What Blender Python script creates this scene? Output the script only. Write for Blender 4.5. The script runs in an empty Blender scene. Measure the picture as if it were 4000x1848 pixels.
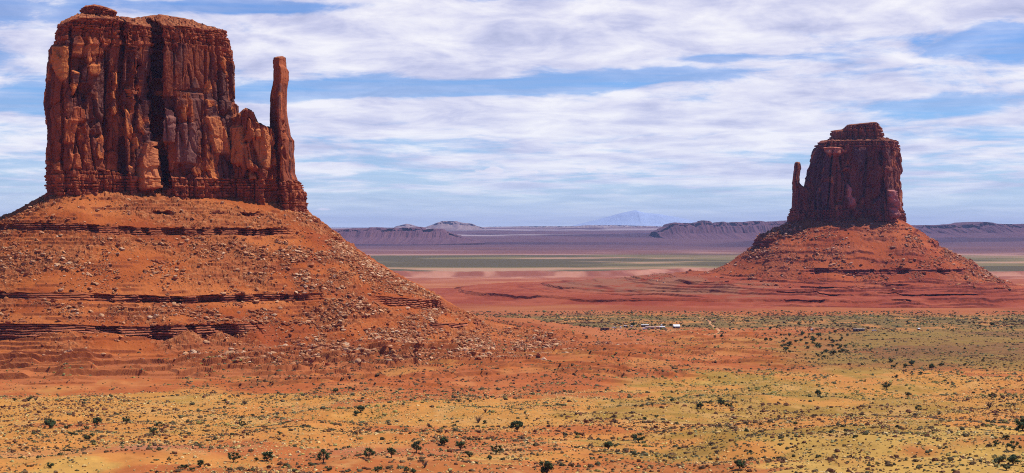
import bpy, math, random
import numpy as np
SC = bpy.context.scene
COL = SC.collection
rng = np.random.default_rng(7)
random.seed(7)

# ------------------------------------------------------------------ camera
F = 6200.0            # focal length in photo pixels (photo 4000 px wide)
HZ = 890.0            # photo row of the eye level
E = 180.0             # eye height above datum
cam_d = bpy.data.cameras.new('camera')
cam = bpy.data.objects.new('camera', cam_d); COL.objects.link(cam)
cam.location = (0, 0, E); cam.rotation_euler = (math.radians(90), 0, 0)
cam_d.sensor_width = 36.0; cam_d.sensor_fit = 'HORIZONTAL'
cam_d.lens = 36.0 * F / 4000.0
cam_d.shift_y = -(924.0 - HZ) / 4000.0
cam_d.clip_start = 1.0; cam_d.clip_end = 200000.0
SC.camera = cam

# ------------------------------------------------------------------ view, sun, sky
SC.view_settings.view_transform = 'Standard'
SC.view_settings.look = 'None'
SC.view_settings.exposure = 0.0
SC.view_settings.gamma = 1.0
SC.cycles.use_denoising = False
SC.cycles.use_adaptive_sampling = False
SC.cycles.pixel_filter_type = 'BLACKMAN_HARRIS'; SC.cycles.filter_width = 1.05
SC.cycles.diffuse_bounces = 2; SC.cycles.max_bounces = 4
SUN_EL = math.radians(61.0)
SUN_AZ = math.atan2(0.972, 0.235)            # from +Y towards +X
sd = bpy.data.lights.new('sun', 'SUN'); sd.energy = 5.0; sd.angle = math.radians(0.5); sd.color = (1.0, 0.94, 0.83)
so = bpy.data.objects.new('sun', sd); COL.objects.link(so)
so.location = (0, 0, 2000)
so.rotation_euler = (math.pi/2 - SUN_EL, 0, math.pi - SUN_AZ)
SUNV = np.array([math.cos(SUN_EL)*math.sin(SUN_AZ), math.cos(SUN_EL)*math.cos(SUN_AZ), math.sin(SUN_EL)])
from mathutils import Vector
so.rotation_euler = Vector(-SUNV).to_track_quat('-Z', 'Y').to_euler()

class NT:
    """small helper for building node trees"""
    def __init__(s, nt): s.nt = nt
    def n(s, t, **kw):
        x = s.nt.nodes.new(t)
        for k, v in kw.items(): setattr(x, k, v)
        return x
    def put(s, inp, v):
        if hasattr(v, 'is_output') or isinstance(v, bpy.types.NodeSocket): s.nt.links.new(v, inp)
        else: inp.default_value = v
    def m(s, op, a, b=None, c=None, clamp=False):
        x = s.n('ShaderNodeMath', operation=op); x.use_clamp = clamp
        s.put(x.inputs[0], a)
        if b is not None: s.put(x.inputs[1], b)
        if c is not None: s.put(x.inputs[2], c)
        return x.outputs[0]
    def mix(s, f, a, b, mode='MIX'):
        x = s.n('ShaderNodeMix', data_type='RGBA', blend_type=mode); x.clamp_factor = True
        s.put(x.inputs[0], f); s.put(x.inputs[6], a); s.put(x.inputs[7], b)
        return x.outputs[2]
    def comb(s, a, b, c):
        x = s.n('ShaderNodeCombineXYZ')
        for i, v in enumerate((a, b, c)): s.put(x.inputs[i], v)
        return x.outputs[0]
    def noise(s, vec, scale, detail=4, rough=0.55, dist=0.0):
        x = s.n('ShaderNodeTexNoise'); s.put(x.inputs['Vector'], vec)
        x.inputs['Scale'].default_value = scale; x.inputs['Detail'].default_value = detail
        x.inputs['Roughness'].default_value = rough; x.inputs['Distortion'].default_value = dist
        return x.outputs[0]
    def ramp(s, f, stops):
        x = s.n('ShaderNodeValToRGB'); s.put(x.inputs[0], f)
        e = x.color_ramp.elements
        while len(e) < len(stops): e.new(0.5)
        for q, (p, c) in zip(e, stops):
            q.position = p; q.color = (*c, 1) if len(c) == 3 else c
        return x.outputs[0]
    def sstep(s, v, a, b):
        x = s.n('ShaderNodeMapRange', interpolation_type='SMOOTHSTEP'); s.put(x.inputs[0], v)
        x.inputs[1].default_value = a; x.inputs[2].default_value = b
        return x.outputs[0]

def build_world():
    w = bpy.data.worlds.new('World'); SC.world = w; w.use_nodes = True
    w.cycles.sampling_method = 'MANUAL'; w.cycles.sample_map_resolution = 2048
    nt = w.node_tree; nt.nodes.clear(); g = NT(nt)
    sky = g.n('ShaderNodeTexSky', sky_type='NISHITA'); sky.sun_disc = False
    sky.sun_elevation = SUN_EL; sky.sun_rotation = SUN_AZ
    sky.air_density = 1.0; sky.dust_density = 0.4; sky.ozone_density = 3.0; sky.altitude = 1600
    tc = g.n('ShaderNodeTexCoord'); sp = g.n('ShaderNodeSeparateXYZ'); nt.links.new(tc.outputs['Generated'], sp.inputs[0])
    x, y, z = sp.outputs
    az = g.m('ARCTAN2', x, y)                                  # -0.31 .. 0.31 in the picture
    el = g.m('MAXIMUM', z, 0.0)                                # 0 .. 0.145 in the picture
    lev = g.m('LOGARITHM', g.m('ADD', el, 0.035), 2.718)       # squeezes the layers towards the horizon
    wob = g.m('MULTIPLY', g.m('SUBTRACT', g.noise(g.comb(az, lev, 4.0), 6.0, 3), 0.5), 0.22)
    sheet_v = g.comb(g.m('MULTIPLY', az, 10.0), g.m('ADD', g.m('MULTIPLY', lev, 5.2), wob), 1.7)
    sheet = g.noise(sheet_v, 1.0, 9, 0.62, 0.6)
    str_v = g.comb(g.m('MULTIPLY', az, 22.0), g.m('MULTIPLY', lev, 15.0), 8.1)
    streak = g.noise(str_v, 1.0, 8, 0.6, 0.4)
    def blob(px, py, sx, sy, amp, tilt=0.0):                   # a wider or a thinner place in the cloud deck
        a0 = math.atan((px-2000)/F); e0 = (HZ-py)/F
        da = g.m('SUBTRACT', az, a0)
        de = g.m('SUBTRACT', g.m('SUBTRACT', el, e0), g.m('MULTIPLY', da, tilt))
        q = g.m('ADD', g.m('POWER', g.m('MULTIPLY', da, F/sx), 2.0), g.m('POWER', g.m('MULTIPLY', de, F/sy), 2.0))
        return g.m('MULTIPLY', g.m('EXPONENT', g.m('MULTIPLY', q, -1.0)), amp)
    bias = None
    for b in [(1500, 352, 560, 30, -0.42, .03), (2350, 318, 480, 30, -0.34, .06), (980, 45, 270, 26, -0.5, 0), (3930, 190, 260, 70, -0.26, 0),
              (100, 90, 300, 60, -0.16, 0), (100, 400, 200, 60, -0.22, 0), (2830, 235, 200, 16, -0.25, 0.02), (3750, 430, 380, 40, -0.18, 0),
              (1900, 160, 1100, 110, 0.28, -.01), (3200, 70, 900, 60, 0.28, 0), (2500, 480, 650, 90, 0.16, 0), (1500, 430, 700, 40, 0.2, 0),
              (1100, 380, 120, 40, -0.3, 0), (620, 20, 220, 14, .1, 0)]:
        v = blob(*b); bias = v if bias is None else g.m('ADD', bias, v)
    dens = g.m('ADD', g.m('ADD', g.m('MULTIPLY', sheet, 0.62), g.m('MULTIPLY', streak, 0.46)), bias)
    low = g.sstep(el, -0.006, 0.034)                            # the deck thins out low over the desert
    cov = g.m('MULTIPLY', g.sstep(dens, 0.34, 0.60), g.m('ADD', g.m('MULTIPLY', low, 0.75), 0.2))
    # puffs over the far plain
    pv = g.comb(g.m('MULTIPLY', az, 75.0), g.m('MULTIPLY', el, 150.0), 3.0)
    pn = g.noise(pv, 1.0, 5, 0.6)
    puff = None
    for b in [(1935, 666, 85, 20, 0.52, 0), (2080, 672, 80, 14, 0.44, 0), (2320, 655, 60, 20, 0.5, 0), (2470, 668, 40, 10, 0.4, 0), (1270, 818, 40, 6, 0.5, 0)]:
        v = blob(*b); puff = v if puff is None else g.m('ADD', puff, v)
    pcov = g.sstep(g.m('ADD', puff, g.m('MULTIPLY', g.m('SUBTRACT', pn, 0.5), 1.3)), 0.20, 0.48)
    # thin veil everywhere in front
    veil = g.m('MULTIPLY', g.sstep(g.noise(g.comb(g.m('MULTIPLY', az, 5.0), g.m('MULTIPLY', lev, 14.0), 2.0), 1.0, 6, 0.6), 0.25, 0.65), 0.5)
    front = g.sstep(y, -0.2, 0.35)                             # clouds kept east and low, so fill on front faces stays weak
    high = g.sstep(el, 0.55, 0.25)
    c_all = g.m('MULTIPLY', g.m('MULTIPLY', g.m('MAXIMUM', g.m('MAXIMUM', cov, pcov), veil), front), high)
    shade_v = g.comb(g.m('MULTIPLY', az, 20.0), g.m('MULTIPLY', lev, 11.0), 5.5)
    sh = g.noise(shade_v, 1.0, 8, 0.58, 0.3)
    sh2 = g.m('ADD', g.m('MULTIPLY', sh, 0.85), g.m('MULTIPLY', cov, 0.17))
    ccol = g.ramp(sh2, [(0.36, (0.44, 0.47, 0.69)), (0.48, (0.62, 0.63, 0.84)), (0.58, (0.80, 0.79, 0.93)), (0.70, (0.98, 0.96, 1.0))])
    ccol = g.mix(g.m('MULTIPLY', pcov, 0.6), ccol, (0.92, 0.90, 0.98, 1))
    mist = g.m('MULTIPLY', g.m('EXPONENT', g.m('MULTIPLY', el, -22.0)), 0.9)   # bright milky air just over the horizon
    ccol = g.mix(g.m('MULTIPLY', mist, g.m('SUBTRACT', 1.0, g.m('MULTIPLY', c_all, 0.6))), ccol, (0.66, 0.82, 1.12, 1))
    c_all = g.m('MAXIMUM', c_all, g.m('MULTIPLY', mist, front))
    hs = g.n('ShaderNodeHueSaturation'); hs.inputs['Saturation'].default_value = 1.25
    nt.links.new(sky.outputs[0], hs.inputs['Color'])
    tint = g.mix(1.0, hs.outputs[0], (0.72, 1.02, 1.46, 1), 'MULTIPLY')
    b1 = g.n('ShaderNodeBackground'); nt.links.new(tint, b1.inputs[0]); b1.inputs[1].default_value = 0.09
    b2 = g.n('ShaderNodeBackground'); nt.links.new(ccol, b2.inputs[0]); b2.inputs[1].default_value = 1.0
    mx = g.n('ShaderNodeMixShader'); nt.links.new(c_all, mx.inputs[0])
    nt.links.new(b1.outputs[0], mx.inputs[1]); nt.links.new(b2.outputs[0], mx.inputs[2])
    out = g.n('ShaderNodeOutputWorld'); nt.links.new(mx.outputs[0], out.inputs[0])
build_world()

# ------------------------------------------------------------------ noise
def _h(ix, iy, seed):
    with np.errstate(over='ignore'):
        a = (ix.astype(np.int64) * 374761393 + iy.astype(np.int64) * 668265263 + seed * 974634777) & 0xFFFFFFFF
        a = ((a ^ (a >> 13)) * 1274126177) & 0xFFFFFFFF
        a = ((a ^ (a >> 16)) * 2246822519) & 0xFFFFFFFF
        a = a ^ (a >> 15)
    return a.astype(np.float64) / 4294967296.0
def vnoise(x, y, seed=0):
    x = np.asarray(x, float); y = np.asarray(y, float)
    x, y = np.broadcast_arrays(x, y)
    ix = np.floor(x); iy = np.floor(y); fx = x - ix; fy = y - iy
    ix = ix.astype(np.int64); iy = iy.astype(np.int64)
    u = fx*fx*(3-2*fx); v = fy*fy*(3-2*fy)
    a = _h(ix, iy, seed); b = _h(ix+1, iy, seed); c = _h(ix, iy+1, seed); d = _h(ix+1, iy+1, seed)
    return (a*(1-u)+b*u)*(1-v) + (c*(1-u)+d*u)*v
def fbm(x, y, o=4, seed=0, g=0.5):
    t = 0; a = 1; s = 0
    for i in range(o):
        t = t + a*(vnoise(x*2**i + 17.3*i, y*2**i - 9.1*i, seed+i*31)-0.5)*2; s += a; a *= g
    return t/s
def worley(x, y, seed=0):
    ix = np.floor(x).astype(np.int64); iy = np.floor(y).astype(np.int64)
    f1 = np.full(x.shape, 9e9); f2 = np.full(x.shape, 9e9)
    idx = np.zeros(x.shape, np.int64); idy = np.zeros(x.shape, np.int64); dx = np.zeros(x.shape); dy = np.zeros(x.shape)
    for i in (-1, 0, 1):
        for j in (-1, 0, 1):
            cx = ix+i; cy = iy+j
            ox = cx + _h(cx, cy, seed)-x; oy = cy + _h(cx, cy, seed+5)-y
            d = np.maximum(np.abs(ox), np.abs(oy))*0.6 + 0.4*np.sqrt(ox*ox+oy*oy)
            m = d < f1
            f2 = np.where(m, f1, np.minimum(f2, d)); f1 = np.where(m, d, f1)
            idx = np.where(m, cx, idx); idy = np.where(m, cy, idy); dx = np.where(m, -ox, dx); dy = np.where(m, -oy, dy)
    return f1, f2, idx, idy, dx, dy
def slabs(s, z, cw, ch, seed, warp=0.35):
    wx = fbm(s/cw/1.3, z/ch/1.3, 3, seed+70)*warp; wy = fbm(s/cw/1.3, z/ch/1.3, 3, seed+90)*warp
    f1, f2, ix, iy, dx, dy = worley(s/cw+wx, z/ch+wy, seed)
    r = _h(ix, iy, seed+11); r2 = _h(ix, iy, seed+12); r3 = _h(ix, iy, seed+13)
    return (r-0.5)*2 + (r2-0.5)*dx*1.3 + (r3-0.6)*dy*0.8, f2-f1, r
def ss(x, a, b):
    t = np.clip((x-a)/(b-a), 0, 1); return t*t*(3-2*t)
def interp(x, pts):
    p = np.array(pts, float); return np.interp(x, p[:, 0], p[:, 1])

# ------------------------------------------------------------------ meshes
def new_mesh(name, V, faces, col=None, smooth=False):
    """V (n,3); faces: (m,3) or (m,4) int array, or a list of such arrays; col (n,3) linear colours"""
    me = bpy.data.meshes.new(name)
    fl = faces if isinstance(faces, list) else [faces]
    fl = [np.asarray(f, np.int32) for f in fl if len(f)]
    V = np.ascontiguousarray(V, np.float32)
    loops = np.concatenate([f.ravel() for f in fl]); tot = np.concatenate([np.full(len(f), f.shape[1], np.int32) for f in fl])
    st = np.concatenate([[0], np.cumsum(tot)[:-1]]).astype(np.int32)
    me.vertices.add(len(V)); me.vertices.foreach_set('co', V.ravel())
    me.loops.add(len(loops)); me.loops.foreach_set('vertex_index', loops.astype(np.int32))
    me.polygons.add(len(tot)); me.polygons.foreach_set('loop_start', st); me.polygons.foreach_set('loop_total', tot)
    me.polygons.foreach_set('use_smooth', np.full(len(tot), smooth))
    if col is not None:
        a = me.attributes.new('Col', 'FLOAT_COLOR', 'POINT')
        c = np.ones((len(V), 4), np.float32); c[:, :3] = np.clip(col, 0, 1); a.data.foreach_set('color', c.ravel())
    me.update(calc_edges=True)
    return me
def link(name, me, mat=None, parent=None):
    o = bpy.data.objects.new(name, me); COL.objects.link(o)
    if mat is not None and me is not None and len(me.materials) == 0: me.materials.append(mat)
    if parent is not None: o.parent = parent
    return o
def tag(o, label=None, cat=None, group=None, kind=None):
    for k, v in (('label', label), ('category', cat), ('group', group), ('kind', kind)):
        if v: o[k] = v
    return o
def empty(name, loc=(0, 0, 0), rz=0.0):
    o = bpy.data.objects.new(name, None); COL.objects.link(o); o.location = loc; o.rotation_euler = (0, 0, rz); o.empty_display_size = 1
    return o
def grid_faces(R, U, closed):
    i = np.arange(R-1)[:, None]*U
    j = np.arange(U if closed else U-1)[None, :]; k = (j+1) % U
    return np.stack([i+j, i+k, i+U+k, i+U+j], -1).reshape(-1, 4)
def lerpc(a, b, t):
    return np.asarray(a)*(1-t[..., None]) + np.asarray(b)*t[..., None]

# ------------------------------------------------------------------ materials
def mat_attr(name, tex=((0.5, 0.25),), rough=0.92, bump=0.0, bscale=1.0, spec=0.15, stretch=(1, 1, 1)):
    """colour from the mesh, broken up by fine object-space grain"""
    m = bpy.data.materials.new(name); m.use_nodes = True; nt = m.node_tree; nt.nodes.clear(); g = NT(nt)
    at = g.n('ShaderNodeAttribute', attribute_name='Col'); tc = g.n('ShaderNodeTexCoord')
    mp = g.n('ShaderNodeMapping'); nt.links.new(tc.outputs['Object'], mp.inputs[0]); mp.inputs['Scale'].default_value = stretch
    c = at.outputs['Color']
    for sc, amt in tex:
        n = g.noise(mp.outputs[0], sc, 4, 0.65)
        k = g.m('ADD', g.m('MULTIPLY', g.m('SUBTRACT', n, 0.5), amt*4), 1.0)
        k = g.m('MAXIMUM', k, 0.25)
        vm = g.n('ShaderNodeVectorMath', operation='SCALE'); nt.links.new(c, vm.inputs[0]); nt.links.new(k, vm.inputs['Scale']); c = vm.outputs[0]
    b = g.n('ShaderNodeBsdfPrincipled'); nt.links.new(c, b.inputs['Base Color'])
    b.inputs['Roughness'].default_value = rough; b.inputs['Specular IOR Level'].default_value = spec
    if bump:
        n = g.noise(mp.outputs[0], bscale, 5, 0.7)
        bp = g.n('ShaderNodeBump'); bp.inputs['Strength'].default_value = 1.0; bp.inputs['Distance'].default_value = bump
        nt.links.new(n, bp.inputs['Height']); nt.links.new(bp.outputs[0], b.inputs['Normal'])
    o = g.n('ShaderNodeOutputMaterial'); nt.links.new(b.outputs[0], o.inputs[0])
    return m
def mat_plain(name, col, rough=0.8, var=0.12, scale=2.0, metal=0.0, spec=0.3):
    m = bpy.data.materials.new(name); m.use_nodes = True; nt = m.node_tree; g = NT(nt); b = nt.nodes['Principled BSDF']
    tc = g.n('ShaderNodeTexCoord'); n = g.noise(tc.outputs['Object'], scale, 4, 0.6)
    lo = tuple(c*(1-var*2) for c in col); hi = tuple(min(1, c*(1+var*2)) for c in col)
    nt.links.new(g.ramp(n, [(0.3, lo), (0.7, hi)]), b.inputs['Base Color'])
    b.inputs['Roughness'].default_value = rough; b.inputs['Metallic'].default_value = metal; b.inputs['Specular IOR Level'].default_value = spec
    return m
M_CLIFF = mat_attr('desert_sandstone', tex=((0.05, 0.08), (0.40, 0.14)), bump=0.3, bscale=0.7)
M_TALUS = mat_attr('red_talus', tex=((0.3, 0.10), (1.2, 0.12)), bump=0.3, bscale=0.8)
M_GROUND = mat_attr('desert_ground', tex=((0.06, 0.06), (0.35, 0.10), (1.1, 0.10)), bump=0.12, bscale=0.7, stretch=(1, 0.7, 1))
M_STONE = mat_attr('boulder_stone', tex=((0.7, 0.12),), bump=0.1, bscale=1.5)
M_LEAF = mat_attr('dry_foliage', tex=((1.5, 0.12),), rough=0.8)
M_BARK = mat_plain('juniper_bark', (0.10, 0.065, 0.045), 0.95)

# ------------------------------------------------------------------ ground
G_TAB = [(-6000, -40), (0, -30), (250, -52), (380, -64), (480, -73.5), (600, -83), (800, -95.5), (1000, -104), (1300, -113), (1700, -121.5), (2000, -127.5), (2500, -138),
         (3500, -147), (4400, -151), (5000, -155), (5080, -153), (5230, -142.5), (5600, -143), (7000, -148), (8600, -151), (10500, -150), (12500, -138), (15000, -118), (20000, -72), (28000, -2), (34000, 6), (60000, -60)]
_gt = np.array(G_TAB, float)
def ground(X, Y):
    """height of the desert floor"""
    X = np.asarray(X, float); Y = np.asarray(Y, float)
    wob = fbm(X/700.0, Y/700.0, 3, 5)
    ys = Y + np.where(Y > 4300, wob*ss(Y, 4300, 4900)*(520 + 0.02*Y), 0)
    h = np.interp(ys, _gt[:, 0], _gt[:, 1])
    near = 1-ss(Y, 1500, 2600)
    h = h + near*(3.2*fbm(X/44, Y/44, 3, 21) + 0.7*fbm(X/10, Y/10, 3, 22) + 2.2*fbm(X/150, Y/110, 2, 27))
    h = h + (1-near)*(ss(Y, 30000, 4000))*2.5*fbm(X/160, Y/160, 4, 23)
    # gentle rise on the right of the foreground, shallow wash beside it
    h = h + 7.0*np.exp(-((X-150)/95)**2-((Y-640)/130)**2) - 2.5*np.exp(-((X-40-(Y-500)*0.25)/28)**2)*ss(Y, 400, 520)*ss(Y, 900, 640)
    # low red swells in the middle of the valley
    sw = np.exp(-((X-60)/230)**2-((Y-1330)/230)**2)
    h = h + sw*(5.0 + 3.0*fbm(X/90, Y/60, 3, 24))
    # broken badland edge far out
    bl = np.exp(-((ys-5150)/170)**2)
    h = h + bl*5.0*fbm(X/45, Y/120, 3, 25)
    # far uplands
    up = ss(Y, 10500, 16000)
    h = h + up*(34*fbm(X/2600, Y/1500, 4, 26))*ss(Y, 34000, 24000)
    return E + h
def ray_ground(px, py):
    Y = np.geomspace(330, 9000, 6000); X = (px-2000)/F*Y
    z = E + (HZ-py)/F*Y
    d = z - ground(X, Y)
    k = int(np.argmax(d < 0))
    if k == 0: k = 1
    t = d[k-1]/(d[k-1]-d[k]+1e-9); y = Y[k-1]+(Y[k]-Y[k-1])*t; x = (px-2000)/F*y
    return float(x), float(y), float(ground(np.array([x]), np.array([y]))[0])

def ground_colour(X, Y, Z):
    n1 = fbm(X/120, Y/170, 4, 41); n2 = fbm(X/28, Y/45, 4, 42); n3 = fbm(X/420, Y/420, 3, 43); n4 = fbm(X/9, Y/14, 3, 44)
    px = 2000+F*X/np.maximum(Y, 50)
    sand = np.array((0.60, 0.27, 0.075)); gold = np.array((0.58, 0.295, 0.08)); red = np.array((0.47, 0.145, 0.045)); olive = np.array((0.37, 0.245, 0.055))
    pinkg = np.array((0.46, 0.21, 0.14)); pale = np.array((0.66, 0.40, 0.17))
    c = lerpc(sand, gold, ss(n1+0.6*n2, -0.25, 0.35))
    c = lerpc(c, olive, 0.85*ss(n1*0.7+n3*0.8+0.7*n2+ss(px, 1700, 2900)*0.26, 0.10, 0.36))
    c = lerpc(c, (0.62, 0.42, 0.13), 0.7*ss(n3+0.8*fbm(X/35, Y/50, 3, 54)+ss(px, 2000, 3000)*0.2, 0.2, 0.5))
    c = lerpc(c, red, 0.85*ss(-n1+0.9*fbm(X/50, Y/60, 3, 45)-0.15*ss(px, 2200, 3000), 0.16, 0.4))
    c = lerpc(c, pale, 0.5*ss(n2+n4, 0.3, 0.8))
    # pinkish stony strip across the left foreground
    st = np.exp(-((Y-575-12*n3-0.12*(X+60))/26)**2)*ss(px, 2100, 1500)
    c = lerpc(c, pinkg, 0.75*st*ss(n2, -0.5, 0.3))
    # red soil of the middle valley
    yb = 985 + 60*n1 + 40*n2 + 230*ss(px, 1900, 3300)
    r2 = lerpc((0.46, 0.135, 0.042), (0.55, 0.22, 0.085), ss(n2+0.5*n4, -0.2, 0.6))
    r2 = lerpc(r2, (0.52, 0.25, 0.075), 0.6*ss(n1+n2*0.5, 0.15, 0.6))
    m = ss(Y, yb-40, yb+40)
    c = lerpc(c, r2, m)
    # brown-olive scrubland on the right of it
    ol = lerpc((0.205, 0.125, 0.055), (0.27, 0.20, 0.06), ss(n1+n4*0.5, -0.3, 0.4))
    mo = ss(px+250*n1+120*n2, 2900, 3500)*ss(Y, 1160, 1330)*ss(Y, 2350, 2100)
    c = lerpc(c, ol, 0.85*mo)
    # green belt before the second butte
    gb = ss(Y+110*n1, 1950, 2080)*ss(Y+120*n1, 2640, 2420)
    gc = lerpc((0.215, 0.15, 0.055), (0.50, 0.24, 0.085), ss(n2+n1*0.6, 0.05, 0.55))
    c = lerpc(c, gc, gb)
    # red flats behind
    fl = lerpc((0.34, 0.085, 0.032), (0.45, 0.16, 0.066), ss(fbm(X/260, Y/200, 4, 46), -0.15, 0.5))
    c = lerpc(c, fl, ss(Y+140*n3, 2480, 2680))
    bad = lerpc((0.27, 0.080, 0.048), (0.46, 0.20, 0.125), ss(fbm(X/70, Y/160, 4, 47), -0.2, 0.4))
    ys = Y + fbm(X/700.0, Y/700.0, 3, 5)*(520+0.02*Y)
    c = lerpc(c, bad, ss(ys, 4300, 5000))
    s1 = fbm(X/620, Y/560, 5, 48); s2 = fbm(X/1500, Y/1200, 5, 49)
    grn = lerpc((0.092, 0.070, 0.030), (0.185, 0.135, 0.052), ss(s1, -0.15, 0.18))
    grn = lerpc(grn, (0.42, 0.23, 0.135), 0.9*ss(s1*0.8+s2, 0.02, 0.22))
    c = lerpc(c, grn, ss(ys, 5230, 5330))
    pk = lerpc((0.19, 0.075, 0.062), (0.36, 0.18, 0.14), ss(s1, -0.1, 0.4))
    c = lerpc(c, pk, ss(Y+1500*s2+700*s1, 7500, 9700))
    pu = lerpc((0.060, 0.026, 0.044), (0.125, 0.056, 0.070), ss(fbm(X/1200, Y/900, 5, 50), -0.2, 0.25))  # cloud shade and haze of the far plain put into the land colour
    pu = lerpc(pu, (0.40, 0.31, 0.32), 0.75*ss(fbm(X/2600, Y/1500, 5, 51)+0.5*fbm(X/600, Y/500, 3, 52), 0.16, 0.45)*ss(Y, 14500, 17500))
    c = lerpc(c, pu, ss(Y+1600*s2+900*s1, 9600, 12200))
    v = 1 + 0.14*fbm(X/5, Y/7, 2, 53)*ss(Y, 2500, 1200)
    yard = np.exp(-((X-165)/75)**2-((Y-1985)/45)**2)*ss(n2+n4, -0.6, 0.3)
    c = lerpc(c, (0.66, 0.36, 0.17), 0.8*yard)
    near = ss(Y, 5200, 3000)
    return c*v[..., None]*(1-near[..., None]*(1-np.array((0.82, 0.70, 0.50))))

def build_ground():
    Yr = [20.0]
    while Yr[-1] < 46000:
        y = Yr[-1]
        r = 1.06 if y < 300 else (1.0036 if y < 2900 else (1.006 if y < 6000 else 1.011))
        Yr.append(y*r)
    R = np.array(Yr)
    a = np.concatenate([np.linspace(-180, -24, 40)[:-1], np.linspace(-24, -19.5, 40)[:-1], np.linspace(-19.5, 19.5, 920), np.linspace(19.5, 24, 40)[1:], np.linspace(24, 180, 40)[1:-1]])*math.pi/180
    # rows are lines of equal depth in front, turning into rings beside and behind
    A, RR = np.meshgrid(a, R)
    ca = np.cos(A); k = np.where(np.abs(A) < 0.42, 1/np.maximum(ca, .5), 1/math.cos(0.42))
    X = RR*np.sin(A)*k; Y = RR*ca*k
    Z = ground(X, Y)
    V = np.stack([X, Y, Z], -1).reshape(-1, 3)
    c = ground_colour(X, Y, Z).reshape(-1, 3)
    U = len(a); f = grid_faces(len(R), U, True)
    V = np.vstack([V, [[0, 0, E-30]]]); c = np.vstack([c, c[:1]])
    j = np.arange(U); cap = np.stack([np.full(U, len(V)-1), (j+1) % U, j], -1)
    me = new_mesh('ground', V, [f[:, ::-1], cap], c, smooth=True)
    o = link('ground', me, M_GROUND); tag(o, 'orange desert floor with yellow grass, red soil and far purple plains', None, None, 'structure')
    return o
build_ground()

def terrace(X, Y):
    """low broken rock steps across the red middle ground: height added to the floor, and where the step faces are"""
    X = np.asarray(X, float); Y = np.asarray(Y, float)
    fld = Y/30.0 + 1.5*fbm(X/120, Y/80, 3, 161) + 0.22*fbm(X/9, Y/9, 3, 162)
    k = np.floor(fld); fr = fld-k
    on = ss(vnoise(X/62+k*5.1, k*1.7, 163), 0.46, 0.6)*ss(vnoise(X/9+k*2.2, k*3.1, 164), 0.1, 0.35)
    edge = ss(X, -235, -170)*ss(X, 520, 440)*ss(Y, 1010+150*ss(X, 0, 260), 1080+150*ss(X, 0, 260))*ss(Y, 1930, 1860)
    pxs = 2000+F*X/np.maximum(Y, 50); edge = edge*ss(pxs, 3250, 2950)
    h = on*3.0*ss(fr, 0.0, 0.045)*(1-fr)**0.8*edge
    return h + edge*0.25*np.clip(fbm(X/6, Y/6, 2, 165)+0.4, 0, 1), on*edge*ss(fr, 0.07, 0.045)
def build_terrace():
    xs = np.arange(-240, 525, 2.2); ys = [1000.0]
    while ys[-1] < 1940: ys.append(ys[-1]+(1.0+0.0007*(ys[-1]-1000)))
    X, Y = np.meshgrid(xs, np.array(ys)); h, fc = terrace(X, Y)
    rim = np.minimum(np.minimum(X+240, 525-X), np.minimum(Y-1000, 1940-Y)); Z = ground(X, Y)+h+0.12-1.5*ss(rim, 14, 0)
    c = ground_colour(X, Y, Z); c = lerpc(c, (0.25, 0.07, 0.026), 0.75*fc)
    V = np.stack([X, Y, Z], -1)
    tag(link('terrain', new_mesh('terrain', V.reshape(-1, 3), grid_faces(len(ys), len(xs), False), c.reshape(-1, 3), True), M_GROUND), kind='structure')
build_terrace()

# ------------------------------------------------------------------ cliffs
def resample(pts, spacing, back_spacing, smooth):
    P = np.array(pts, float); Q = np.vstack([P, P[:1]])
    L = np.concatenate([[0], np.cumsum(np.hypot(*np.diff(Q, axis=0).T))])
    n = int(L[-1]/0.5); t = np.linspace(0, L[-1], n, endpoint=False)
    x = np.interp(t, L, Q[:, 0]); y = np.interp(t, L, Q[:, 1])
    k = max(1, int(smooth/0.5)); w = np.hanning(2*k+3)[1:-1]; w /= w.sum(); h = len(w)//2
    x = np.convolve(np.concatenate([x[-h:], x, x[:h]]), w, 'valid'); y = np.convolve(np.concatenate([y[-h:], y, y[:h]]), w, 'valid')
    dx = np.roll(x, -1)-np.roll(x, 1); dy = np.roll(y, -1)-np.roll(y, 1); l = np.hypot(dx, dy); nx = dy/l; ny = -dx/l
    den = np.where(ny < 0.35, spacing, back_spacing)
    kk = 41; den = np.convolve(np.concatenate([den[-kk//2:], den, den[:kk//2]]), np.ones(kk)/kk, 'same')[kk//2+1:][:len(x)]
    acc = np.concatenate([[0], np.cumsum(0.5/den)]); m = int(acc[-1])
    idx = np.interp(np.arange(m)*acc[-1]/m, acc[:-1], np.arange(len(x)))
    i0 = idx.astype(int) % len(x)
    return x[i0], y[i0], nx[i0], ny[i0], t[i0]

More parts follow.
